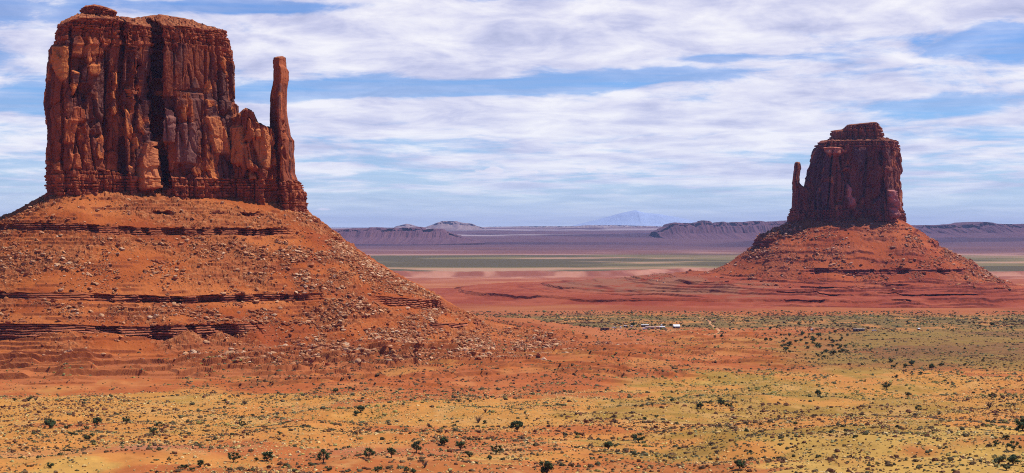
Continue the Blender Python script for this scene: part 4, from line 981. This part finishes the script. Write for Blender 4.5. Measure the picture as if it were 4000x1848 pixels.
_n = 100000; _r = np.random.default_rng(123); _Y = np.sqrt(_r.uniform(400**2, 1150**2, _n)); _X = _r.uniform(-.48, .48, _n)*_Y
_k = (_r.random(_n) < 0.55+0.9*fbm(_X/30, _Y/40, 3, 64)) & (_Y < 1000+170*ss(2000+F*_X/_Y, 1900, 3300)); _X, _Y = _X[_k], _Y[_k]
_keep = (sx_, sy_, sz_, ss_, sk_, BRUSH)
BRUSH = np.array([(0.56, 0.36, 0.12), (0.62, 0.44, 0.19), (0.46, 0.34, 0.09), (0.40, 0.34, 0.12)])
sx_, sy_, sz_, ss_, sk_ = _X, _Y, surface(_X, _Y), np.minimum(0.42*(1-_r.random(len(_X)))**(-1/3.2), 1.6), _r.choice(4, len(_X), p=[.4, .25, .2, .15])
V_, F_, C_ = merged_brush(np.arange(len(_X)), 72)
tag(link('grass', new_mesh('grass', V_, F_, C_), M_LEAF), 'straw yellow grass tufts over the near grassland', 'grass', kind='stuff')
sx_, sy_, sz_, ss_, sk_, BRUSH = _keep
V_, F_, C_ = merged_brush(np.where(rest)[0], 71)
tag(link('scrub', new_mesh('scrub', V_, F_, C_), M_LEAF), 'countless low desert shrubs dotted over the valley floor', 'scrub', kind='stuff')

def leaves(centres, radii, n, size, seed, cols, squash=0.8):
    """leaf sprays spread through a few clumps"""
    r = np.random.default_rng(seed); V, Fc, C = [], [], []
    w = np.array(radii)**2; w /= w.sum()
    for i in range(n):
        k = r.choice(len(radii), p=w); d = r.normal(size=3); d /= np.linalg.norm(d); rr = radii[k]*r.uniform(0.45, 1.05)
        p = np.array(centres[k])+d*rr*np.array([1, 1, squash])
        u = r.normal(size=3); u /= np.linalg.norm(u); v = np.cross(u, d+0.3*r.normal(size=3)); v /= np.linalg.norm(v)+1e-6
        s = size*r.uniform(.6, 1.4); b = len(V)
        V += [p-u*s, p+v*s*0.7, p+u*s, p-v*s*0.7]; Fc.append((b, b+1, b+2, b+3))
        C += [np.array(cols[r.integers(len(cols))])*r.uniform(.75, 1.3)]*4
    return np.array(V), np.array(Fc), np.array(C)
def brush_mesh(seed, col):
    r = np.random.default_rng(seed); v, f = dome(seed, 7); v = v*np.array([.8, .8, .72]); c = np.repeat(col[None], len(v), 0)*0.8
    cen = [(r.uniform(-.55, .55), r.uniform(-.55, .55), r.uniform(.2, .55)) for _ in range(7)]
    lv, lf, lc = leaves(cen, [r.uniform(.3, .5) for _ in cen], 150, 0.11, seed+1, [col, col*1.35, col*0.8], 0.8)
    lv[:, 2] = np.maximum(lv[:, 2], -0.02)
    return new_mesh('shrub', np.vstack([v, lv]), [f, lf+len(v)], np.vstack([c, lc]))
BR_ME = [[brush_mesh(800+10*k+i, BRUSH[k]) for i in range(2)] for k in range(5)]
for i in top300:
    k = int(sk_[i]); o = link('shrub', BR_ME[k][int(i) % 2], M_LEAF)
    s = ss_[i]*0.5; o.location = (sx_[i], sy_[i], sz_[i]-0.04); o.scale = (s*random.uniform(.9, 1.35), s, s*random.uniform(.8, 1.15)); o.rotation_euler = (0, 0, random.uniform(0, 6.28))
    px = 2000+F*sx_[i]/sy_[i]; py = HZ-(sz_[i]-E)*F/sy_[i]
    hz_ = ('left fifth', 'left middle', 'middle', 'right middle', 'right fifth')[int(min(4, max(0, px//800)))]
    vt_ = 'along the bottom edge' if py > 1770 else ('a little above the bottom edge' if py > 1660 else 'back towards the red soil')
    lab = 'low %s shrub, %s of the grassland, %s' % (BNAME[k], hz_, vt_)
    tag(o, lab, 'shrub', lab.replace('shrub', 'shrubs'))

# ------------------------------------------------------------------ junipers
def tube(path, radii, n=6):
    V, Fc = [], []; path = [np.array(p, float) for p in path]
    for i, p in enumerate(path):
        d = path[min(i+1, len(path)-1)]-path[max(i-1, 0)]; d /= np.linalg.norm(d); a = np.cross(d, (0.3, 1, 0.1)); a /= np.linalg.norm(a); b = np.cross(d, a)
        for j in range(n):
            t = 6.283*j/n; V.append(p+radii[i]*(a*math.cos(t)+b*math.sin(t)))
    for i in range(len(path)-1):
        for j in range(n): k = (j+1) % n; Fc.append((i*n+j, i*n+k, (i+1)*n+k, (i+1)*n+j))
    return np.array(V), np.array(Fc)
GREEN = [np.array(c) for c in ((0.055, 0.078, 0.024), (0.085, 0.108, 0.036), (0.040, 0.056, 0.019))]
OLIVE = [np.array(c) for c in ((0.075, 0.082, 0.026), (0.10, 0.10, 0.035), (0.05, 0.055, 0.02))]
RUST = [np.array(c) for c in ((0.13, 0.07, 0.04), (0.17, 0.10, 0.06), (0.09, 0.05, 0.03))]
def make_tree(seed, style):
    """unit height; styles: round, spread (open limbs), bush (foliage to the ground)"""
    r = np.random.default_rng(seed); tv, tf, off = [], [], 0
    th = {'round': .18, 'spread': .25, 'bush': .10}[style]; lean = r.uniform(-.06, .06, 2)
    def add(p, rad):
        nonlocal off
        v, f = tube(p, rad); tv.append(v); tf.append(f+off); off += len(v)
    add([(0, 0, -.06), (lean[0]*.5, lean[1]*.5, th*.6), (lean[0], lean[1], th), (lean[0]*1.5, lean[1]*1.5, th+.25)], [.055, .042, .036, .02])
    cen, rad = [], []
    if style == 'bush': spots = [(r.uniform(-.35, .35), r.uniform(-.3, .3), r.uniform(.28, .68), r.uniform(.2, .3)) for _ in range(8)]
    elif style == 'round': spots = [(0.36*math.cos(a)*r.uniform(.5, 1.1), 0.34*math.sin(a)*r.uniform(.5, 1.1), r.uniform(.30, .78), r.uniform(.20, .28)) for a in np.linspace(0, 6.28, 10)[:-1]]+[(lean[0], lean[1], .78, .22)]
    else: spots = [(0.5*math.cos(a)*r.uniform(.6, 1.15), 0.4*math.sin(a)*r.uniform(.5, 1.1), r.uniform(.34, .82), r.uniform(.17, .24)) for a in np.linspace(0.4, 6.6, 9)[:-1]]+[(lean[0], lean[1], .84, .16)]
    for x, y, z, q in spots:
        cen.append((x, y, z)); rad.append(q)
        add([(lean[0], lean[1], th*.8), (x*.5+lean[0]*.5, y*.5, th+(z-th)*.45), (x, y, z)], [.026, .018, .008])
    cols = OLIVE if style == 'bush' and seed % 2 else GREEN
    # the dense inside of each clump and the sprays round it
    Vs, Fs, Cs, o2 = [], [], [], 0
    for (x, y, z), q in zip(cen, rad):
        v, f = rock_shape(1, int(r.integers(1e6)), 0.85); v = v*q*0.78+np.array((x, y, z)); Vs.append(v); Fs.append(f+o2); o2 += len(v); Cs.append(np.repeat(cols[2][None], len(v), 0))
    lv, lf, lc = leaves(cen, rad, 620, 0.036, seed+5, cols, 0.9)
    crown = new_mesh('crown', np.vstack(Vs+[lv]), [np.vstack(Fs), lf+o2], np.vstack(Cs+[lc]))
    trunk = new_mesh('trunk', np.vstack(tv), np.vstack(tf))
    return trunk, crown
TREE_ME = {st: [make_tree(1000+37*i+{'round': 0, 'spread': 400, 'bush': 800}[st]*3, st) for i in range(4)] for st in ('round', 'spread', 'bush')}
trunk_mats = False
def put_tree(px, py, hp, st, var, label, group=None, wide=1.15):
    x, y, z = ray_hit(px, py); s = hp*y/F*1.06
    root = empty('juniper_tree', (x, y, z-0.03*s), random.uniform(0, 6.28)); tm, cm = TREE_ME[st][var % 4]
    a = link('trunk', tm, M_BARK, root); b = link('crown', cm, M_LEAF, root)
    w = s*wide*random.uniform(.92, 1.08)
    root.scale = (w, w, s); tag(root, label, 'tree', group); return root
FORE = [  # px, py of the foot, height px, style
    (1263, 1808, 56, 's'), (1441, 1791, 44, 's'), (1530, 1787, 40, 's'), (1627, 1769, 46, 's'), (1735, 1738, 36, 'r'), (1799, 1758, 38, 'r'), (1832, 1785, 28, 'b'), (1938, 1774, 36, 's'), (1912, 1796, 22, 'b'),
    (2019, 1686, 46, 'r'), (1409, 1611, 30, 'r'), (1389, 1622, 22, 'b'), (2376, 1757, 36, 'r'), (2495, 1730, 40, 's'), (2137, 1856, 60, 'r'), (2253, 1703, 20, 'b'), (1044, 1801, 40, 'r'), (912, 1805, 40, 's'),
    (784, 1824, 30, 'r'), (722, 1832, 22, 'b'), (749, 1840, 18, 'b'), (660, 1804, 20, 's'), (1004, 1800, 17, 'b'), (194, 1674, 44, 'r'), (264, 1675, 22, 'b'), (282, 1700, 19, 'b'), (348, 1720, 36, 'b'), (339, 1682, 20, 's'),
    (380, 1663, 36, 'r'), (493, 1655, 28, 's'), (621, 1672, 26, 's'), (599, 1698, 30, 'r'), (945, 1668, 24, 's'), (1092, 1697, 15, 'b'), (194, 1828, 26, 'b'), (57, 1566, 15, 'b'), (114, 1567, 21, 'b'), (1310, 1532, 17, 'b'),
    (1477, 1850, 30, 's'), (1588, 1846, 25, 's'), (1614, 1850, 24, 'b'), (1284, 1841, 24, 'b'), (1891, 1654, 16, 'b'),
    (2735, 1597, 28, 'r'), (2764, 1577, 13, 'b'), (2817, 1586, 28, 'r'), (2849, 1589, 19, 'b'), (2625, 1570, 17, 'r'), (2521, 1642, 17, 'b'), (2564, 1633, 15, 'b'), (2889, 1834, 40, 'r'), (3106, 1660, 15, 'b'), (2814, 1669, 13, 'b'),
    (3995, 1682, 52, 'r'), (3929, 1717, 24, 'b'), (3961, 1761, 40, 's'), (3890, 1742, 24, 's'), (3904, 1813, 38, 'b'), (3957, 1815, 46, 'b'), (3929, 1836, 28, 'b'), (3195, 1547, 26, 'r'), (3462, 1521, 30, 's'), (3547, 1549, 22, 'b'),
    (3587, 1607, 26, 's'), (3875, 1558, 26, 's'), (3505, 1478, 19, 'b'), (3597, 1464, 14, 'b'), (3640, 1443, 26, 'r'), (3562, 1428, 24, 'r'), (3537, 1436, 18, 'r'), (3491, 1436, 15, 'b'), (3480, 1418, 19, 'r'), (3680, 1428, 14, 'b'), (3769, 1428, 12, 'b'), (3840, 1413, 13, 's')]
STY = {'s': 'spread', 'r': 'round', 'b': 'bush'}; STW = {'s': 'open-limbed', 'r': 'round dense', 'b': 'bushy low'}
ROWS = [(1775, 2000, 'row nearest the bottom edge'), (1690, 1775, 'second grassland row up'), (1600, 1690, 'third grassland row up'), (1500, 1600, 'rearmost grassland row'), (0, 1500, 'line before the far right scrub')]
for a_, b_, nm in ROWS:
    row = sorted([t for t in FORE if a_ <= t[1] < b_])
    for i, (px, py, hp, st) in enumerate(row):
        put_tree(px, py, hp, STY[st], i*3+int(px), '%s juniper, %s from the left in the %s' % (STW[st], ORD[i], nm), 'junipers on the open grassland', {'s': 1.0, 'r': 1.1, 'b': 1.3}[st])
MID = [(2819, 1317, 14), (2792, 1319, 10), (2921, 1258, 10), (2985, 1256, 9), (3121, 1272, 15), (3116, 1249, 10), (3188, 1261, 9), (3010, 1288, 12), (3035, 1283, 9), (2988, 1307, 8), (2992, 1332, 15), (3010, 1331, 12), (3084, 1313, 14), (3198, 1317, 18), (3177, 1336, 20), (3206, 1328, 12),
       (3084, 1350, 18), (3070, 1371, 18), (3063, 1350, 10), (3252, 1339, 16), (3252, 1357, 14), (3255, 1386, 22), (3227, 1378, 16), (3291, 1375, 15), (3284, 1353, 10), (3302, 1357, 12), (3191, 1357, 12), (3113, 1391, 9), (3145, 1388, 8), (3263, 1300, 12), (3312, 1313, 10), (3387, 1357, 11),
       (3430, 1239, 8), (3544, 1260, 10), (3647, 1271, 9), (3804, 1265, 9), (3875, 1272, 15), (3829, 1278, 10), (3932, 1253, 11), (3320, 1278, 10), (3263, 1267, 8), (3245, 1239, 7), (3330, 1239, 6), (2473, 1275, 16), (2266, 1276, 10), (2292, 1316, 9), (2490, 1277, 8), (2596, 1272, 9), (2560, 1271, 9), (2622, 1273, 10), (2670, 1277, 10), (2692, 1275, 9), (2205, 1272, 8), (2680, 1240, 8),
       (3130, 1330, 11), (3150, 1345, 10), (3105, 1362, 9), (3215, 1396, 10), (3240, 1322, 9), (3160, 1310, 9), (3340, 1370, 9), (2960, 1345, 8)]
_g = random.Random(44)
MID += [(3000+_g.betavariate(2.2, 2)*320, 1296+_g.betavariate(2, 2)*104, _g.uniform(8, 14)) for _ in range(34)]
for i, (px, py, hp) in enumerate(MID):
    if py < 1280 and px < 2760: lab = 'small dark juniper beside the homestead buildings on the valley floor'
    elif px > 3400: lab = 'small dark juniper on the green flats right of the long trailer'
    elif py < 1275: lab = 'small dark juniper on the green flats under the foot of the smaller butte'
    elif px < 2900: lab = 'small dark juniper by the bend of the dirt track'
    elif px < 3130: lab = 'small dark juniper in the left half of the grove below the smaller butte'
    else: lab = 'small dark juniper in the right half of the grove below the smaller butte'
    put_tree(px, py, hp, 'round' if i % 3 else 'bush', i, lab, lab.replace('juniper', 'junipers'), 1.25)
# bare and rusty bushes
def dead_mesh(seed):
    r = np.random.default_rng(seed); Vs, Fs, off = [], [], 0
    for i in range(26):
        a = r.uniform(0, 6.28); q = r.uniform(.2, .62); h = r.uniform(.45, 1.0); p = [(0, 0, -.05), (math.cos(a)*q*.45, math.sin(a)*q*.45, h*.5), (math.cos(a)*q, math.sin(a)*q, h)]
        v, f = tube(p, [.035, .022, .008], 4); Vs.append(v); Fs.append(f+off); off += len(v)
        for j in range(3):
            t = r.uniform(.4, .9); b = np.array(p[1])*(1-t)+np.array(p[2])*t; e = b+np.array([r.uniform(-.2, .2), r.uniform(-.2, .2), r.uniform(.05, .22)])
            v, f = tube([b, (b+e)/2, e], [.014, .010, .005], 3); Vs.append(v); Fs.append(f+off); off += len(v)
    return new_mesh('dead_bush', np.vstack(Vs), np.vstack(Fs))
M_TWIG = mat_plain('bare_twigs', (0.13, 0.085, 0.065), 0.95)
DEAD = [dead_mesh(31), dead_mesh(32)]
for i, (px, py, hp, lab) in enumerate([(1869, 1651, 28, 'bare dead bush left of the small round bush in mid grassland'), (956, 1580, 24, 'bare dead bush at the back of the grassland under the near butte'), (3865, 1593, 28, 'rusty bare bush below a spreading juniper near the right edge'), (3460, 1512, 24, 'rusty bare bush on the pink bare patch right of the middle'), (1896, 1612, 18, 'bare dead bush standing alone in the middle distance'), (1660, 1826, 30, 'bare dead bush by the bottom edge right of the spreading junipers'), (140, 1566, 20, 'grey bare bush beside the two bushes at the left edge')]):
    x, y, z = ray_hit(px, py); o = link('dead_bush', DEAD[i % 2], M_TWIG); s = hp*y/F; o.location = (x, y, z); o.scale = (s*1.1, s*1.1, s); o.rotation_euler = (0, 0, i*1.3); tag(o, lab, 'bush')

# ------------------------------------------------------------------ dirt tracks
def track(pts, width, lift=0.35):
    P = np.array([ray_hit(px, py) for px, py in pts]); t = np.linspace(0, len(P)-1, 90)
    x = np.interp(t, np.arange(len(P)), P[:, 0]); y = np.interp(t, np.arange(len(P)), P[:, 1])
    k = np.ones(9)/9; xs = np.convolve(np.pad(x, 4, 'edge'), k, 'valid'); ys = np.convolve(np.pad(y, 4, 'edge'), k, 'valid')
    dx = np.gradient(xs); dy = np.gradient(ys); l = np.hypot(dx, dy)+1e-6; nx, ny = -dy/l, dx/l
    V = []
    for o_ in np.linspace(-.5, .5, 5):
        a, b = xs+nx*width*o_, ys+ny*width*o_; V.append(np.stack([a, b, surface(a, b)+lift-0.25*abs(o_)*2], -1))
    V = np.array(V); n = fbm(V[..., 0]/6, V[..., 1]/6, 3, 5)
    c = lerpc((0.46, 0.20, 0.08), (0.58, 0.30, 0.13), ss(n, -.4, .4))
    o = link('path', new_mesh('path', V.reshape(-1, 3), grid_faces(5, 90, False)[:, ::-1], c.reshape(-1, 3), True), M_GROUND); tag(o, kind='structure')
track([(2722, 1236), (2752, 1246), (2774, 1256), (2772, 1266), (2790, 1276), (2806, 1290), (2812, 1298), (2796, 1306), (2760, 1312)], 3.6)
track([(2345, 1289), (2420, 1284), (2500, 1289), (2580, 1288), (2640, 1285), (2720, 1300), (2762, 1311)], 3.0)
track([(3130, 1276), (3240, 1281), (3330, 1286), (3420, 1291)], 3.5)

# ------------------------------------------------------------------ homestead
M_DARKWOOD = mat_plain('dark_brown_siding', (0.055, 0.030, 0.024), 0.8)
M_REDWOOD = mat_plain('reddish_siding', (0.20, 0.075, 0.05), 0.8)
M_PINK = mat_plain('pinkish_stucco', (0.52, 0.33, 0.27), 0.85)
M_WHITE = mat_plain('white_paint', (0.80, 0.79, 0.77), 0.45, 0.03)
M_ROOFP = mat_plain('pale_metal_roof', (0.62, 0.58, 0.56), 0.5, 0.06)
M_ROOFD = mat_plain('dark_shingle_roof', (0.045, 0.04, 0.042), 0.85)
M_GLASS = mat_plain('window_glass', (0.03, 0.045, 0.07), 0.12, 0.05, 2.0, 0.0, 0.5)
M_TYRE = mat_plain('black_rubber', (0.02, 0.02, 0.02), 0.9)
M_CARDARK = mat_plain('dark_car_paint', (0.035, 0.03, 0.035), 0.35)
def boxes(name, bl, mat, parent):
    V, Fc = [], []
    for (x0, x1, y0, y1, z0, z1) in bl:
        b = len(V); V += [(x0, y0, z0), (x1, y0, z0), (x1, y1, z0), (x0, y1, z0), (x0, y0, z1), (x1, y0, z1), (x1, y1, z1), (x0, y1, z1)]
        Fc += [(b, b+3, b+2, b+1), (b+4, b+5, b+6, b+7), (b, b+1, b+5, b+4), (b+1, b+2, b+6, b+5), (b+2, b+3, b+7, b+6), (b+3, b, b+4, b+7)]
    return link(name, new_mesh(name, np.array(V, float), np.array(Fc)), mat, parent)
def prism(name, prof, x0, x1, mat, parent):
    """profile in (y, z) drawn out along x"""
    n = len(prof); V = [(x0, y, z) for y, z in prof]+[(x1, y, z) for y, z in prof]
    me = bpy.data.meshes.new(name); me.from_pydata(V, [], [tuple(range(n))[::-1], tuple(range(n, 2*n))]+[(i, (i+1) % n, n+(i+1) % n, n+i) for i in range(n)]); me.update()
    return link(name, me, mat, parent)
def house(name, cat, label, px0, px1, pyb, h, wall, roof, depth=6.0, rise=0.9, rz=0.0, doors=(0.5,), wins=(0.2, 0.8), over=0.35, flat=False, group=None):
    x, y, z = ray_hit((px0+px1)/2, pyb); w = (px1-px0)*y/F; hw = w/2
    r = empty(name, (x, y+depth/2, z-0.1), rz); tag(r, label, cat, group)
    boxes('wall', [(-hw, hw, -depth/2, depth/2, -0.6, h)], wall, r)
    e = over
    if flat: prism('roof', [(-depth/2-e, h), (depth/2+e, h), (depth/2+e, h+0.18), (0, h+0.18+rise*0.3), (-depth/2-e, h+0.18)], -hw-e, hw+e, roof, r)
    else: prism('roof', [(-depth/2-e, h-0.05), (depth/2+e, h-0.05), (depth/2+e, h+0.10), (0, h+rise), (-depth/2-e, h+0.10)], -hw-e, hw+e, roof, r)
    for d in doors:
        dx = -hw+w*d; a = boxes('door', [(dx-0.5, dx+0.5, -depth/2-0.06, -depth/2-0.003, 0.0, min(2.05, h-0.25))], M_PINK if wall is not M_PINK else M_DARKWOOD, r)
        boxes('step', [(dx-0.7, dx+0.7, -depth/2-1.0, -depth/2-0.08, -0.5, 0.0)], M_PINK, r)
    for q in wins:
        dx = -hw+w*q; f = boxes('window', [(dx-0.75, dx+0.75, -depth/2-0.05, -depth/2-0.003, h*0.40, h*0.80)], M_WHITE, r)
        boxes('pane', [(dx-0.62, dx+0.62, -depth/2-0.08, -depth/2-0.052, h*0.40+0.12, h*0.80-0.12)], M_GLASS, f)
    return r
house('trailer_home', 'trailer', 'long dark brown trailer with a pink right end, nearest building of the homestead', 2346, 2380, 1291, 2.5, M_DARKWOOD, M_ROOFD, 4.2, .5, 0.0, (0.86,), (0.2, 0.5), 0.15, True)
house('shed', 'shed', 'tiny dark shed with a white roof left of the tree among the homestead', 2437, 2448, 1279, 2.2, M_DARKWOOD, M_WHITE, 3.0, .5, 0.1, (0.5,), (), 0.25, True)
house('shed', 'shed', 'small white shed in front of the dark tree in the homestead', 2464, 2471, 1279, 2.3, M_WHITE, M_WHITE, 2.2, .4, 0.0, (0.5,), (), 0.1, True)
house('house', 'house', 'dark house with a half white roof behind the reddish one in the homestead', 2506, 2534, 1277, 2.4, M_DARKWOOD, M_ROOFP, 5.0, .8, 0.05, (0.6,), (0.25, 0.85))
house('house', 'house', 'long reddish brown house with a pinkish roof in the middle of the homestead', 2523, 2557, 1286, 2.5, M_REDWOOD, M_PINK, 6.0, .9, 0.0, (0.45,), (0.15, 0.65, 0.9))
house('house', 'house', 'small pink stucco house joined by the dark one in the homestead', 2562, 2576, 1286, 2.8, M_PINK, M_PINK, 5.0, .9, 0.0, (0.3,), (0.7,))
house('house', 'house', 'dark walled house with a pale roof right of the pink one', 2578, 2598, 1286, 2.6, M_DARKWOOD, M_ROOFP, 6.0, 1.2, -0.06, (0.6,), (0.25,))
house('house', 'house', 'big white roofed house at the right end of the homestead', 2632, 2655, 1283, 2.6, M_DARKWOOD, M_WHITE, 8.0, 2.4, 0.08, (0.3,), (0.6, 0.85), 0.5)
house('trailer_home', 'trailer', 'long dark trailer standing alone on the green flats below the smaller butte', 3335, 3378, 1294, 2.7, M_DARKWOOD, M_ROOFP, 4.2, .5, 0.0, (0.4,), (0.15, 0.62, 0.85), 0.2, True)
house('shed', 'shed', 'small pale hut far right on the green flats', 3586, 3594, 1290, 2.0, M_DARKWOOD, M_WHITE, 2.6, .8, 0.2, (0.5,), ())
def vehicle(name, cat, label, px, pyb, L, H, mat, kind, rz):
    x, y, z = ray_hit(px, pyb); r = empty(name, (x, y, z), rz); tag(r, label, cat); w = 0.95
    if kind == 'van': pr = [(-L/2, .35), (L/2, .35), (L/2, 1.1), (L/2-.7, 1.25), (L/2-1.3, H), (-L/2+.1, H), (-L/2, H-.2)]; wn = (L/2-2.2, L/2-1.3); cab = None
    elif kind == 'pickup': pr = [(-L/2, .45), (L/2, .45), (L/2, 1.0), (L/2-1.3, 1.1), (L/2-1.9, H), (-.5, H), (-.7, 1.1), (-L/2, 1.1)]; wn = (-.3, L/2-2.1)
    else: pr = [(-L/2, .4), (L/2, .4), (L/2, .85), (L/2-1.1, .98), (L/2-1.7, H), (-L/2+.9, H), (-L/2+.2, .98), (-L/2, .9)]; wn = (-L/2+1.2, L/2-1.9)
    n = len(pr); V = [(a, -w, b) for a, b in pr]+[(a, w, b) for a, b in pr]
    me = bpy.data.meshes.new('body'); me.from_pydata(V, [], [tuple(range(n)), tuple(range(n, 2*n))[::-1]]+[(i, n+i, n+(i+1) % n, (i+1) % n) for i in range(n)]); me.update()
    link('body', me, mat, r)
    for s_ in (-1, 1):
        boxes('window', [(wn[0], wn[1], min(s_*w, s_*(w+.03)), max(s_*w, s_*(w+.03)), H*0.62, H*0.9)], M_GLASS, r)
        for a in (-L/2+.85, L/2-.9):
            v = [(a+.36*math.cos(t), s_*(w-.12)+d*s_, .36+.36*math.sin(t)) for d in (0, .16) for t in np.linspace(0, 6.28, 13)[:-1]]
            me = bpy.data.meshes.new('wheel'); me.from_pydata(v, [], [tuple(range(12)), tuple(range(12, 24))]+[(i, (i+1) % 12, 12+(i+1) % 12, 12+i) for i in range(12)]); me.update(); link('wheel', me, M_TYRE, r)
    return r
vehicle('pickup_truck', 'pickup', 'white pickup truck at the left of the homestead behind the long brown trailer', 2399, 1282, 6.0, 1.9, M_WHITE, 'pickup', 0.2)
vehicle('van', 'van', 'white van parked end-on at the left end of the reddish house', 2518, 1287, 5.2, 2.2, M_WHITE, 'van', 0.3)
vehicle('parked_car', 'car', 'dark car parked right of the dark walled house with a pale roof', 2601, 1288, 4.6, 1.45, M_CARDARK, 'car', 0.1)
vehicle('pickup_truck', 'pickup', 'white pickup truck right of the lone trailer on the green flats', 3415, 1293, 5.6, 1.8, M_WHITE, 'pickup', 0.0)
vehicle('van', 'van', 'white van alone on the green flats left of the lone trailer', 3171, 1291, 5.0, 2.2, M_WHITE, 'van', 1.2)
def tank(label, px, pyb, rad, h):
    x, y, z = ray_hit(px, pyb); r = empty('water_tank', (x, y, z)); tag(r, label, 'tank'); n = 20
    prof = [(0.02, -.3), (rad, -.3), (rad, h*.86), (rad*.8, h*.95), (rad*.25, h), (0.02, h)]
    V = np.array([(q*math.cos(t), q*math.sin(t), zz) for q, zz in prof for t in np.linspace(0, 6.2832, n+1)[:-1]]); link('tank_body', new_mesh('tank_body', V, grid_faces(len(prof), n, True)), M_WHITE, r)
    boxes('hatch', [(-rad*.2, rad*.2, -rad*.2, rad*.2, h+.003, h+.15)], M_ROOFD, r)
tank('tall white water tank left in the homestead beside the white pickup', 2424, 1283, 0.95, 3.0)
tank('white water tank showing above the dark walled house roof', 2584, 1275, 1.0, 2.8)
tank('small white tank right of the big white roofed house', 2667, 1276, 0.7, 1.6)

# ------------------------------------------------------------------ the air
def build_haze():
    m = bpy.data.materials.new('haze'); m.use_nodes = True; nt = m.node_tree; nt.nodes.clear(); g = NT(nt)
    v = g.n('ShaderNodeVolumePrincipled'); v.inputs['Color'].default_value = (0.46, 0.56, 1.0, 1); v.inputs['Density'].default_value = 1.6e-5; v.inputs['Anisotropy'].default_value = 0.0
    o = g.n('ShaderNodeOutputMaterial'); nt.links.new(v.outputs[0], o.inputs['Volume'])
    L = 48000.0; z0 = E-225.0; z1 = E+300.0
    V = np.array([(x, y, z) for z in (z0, z1) for x, y in ((-L, -L), (L, -L), (L, L), (-L, L))])
    f = np.array([(0, 3, 2, 1), (4, 5, 6, 7), (0, 1, 5, 4), (1, 2, 6, 5), (2, 3, 7, 6), (3, 0, 4, 7)])
    h = link('haze', new_mesh('haze', V, f), m); tag(h, 'thin bluish desert air', None, None, 'stuff')
build_haze()
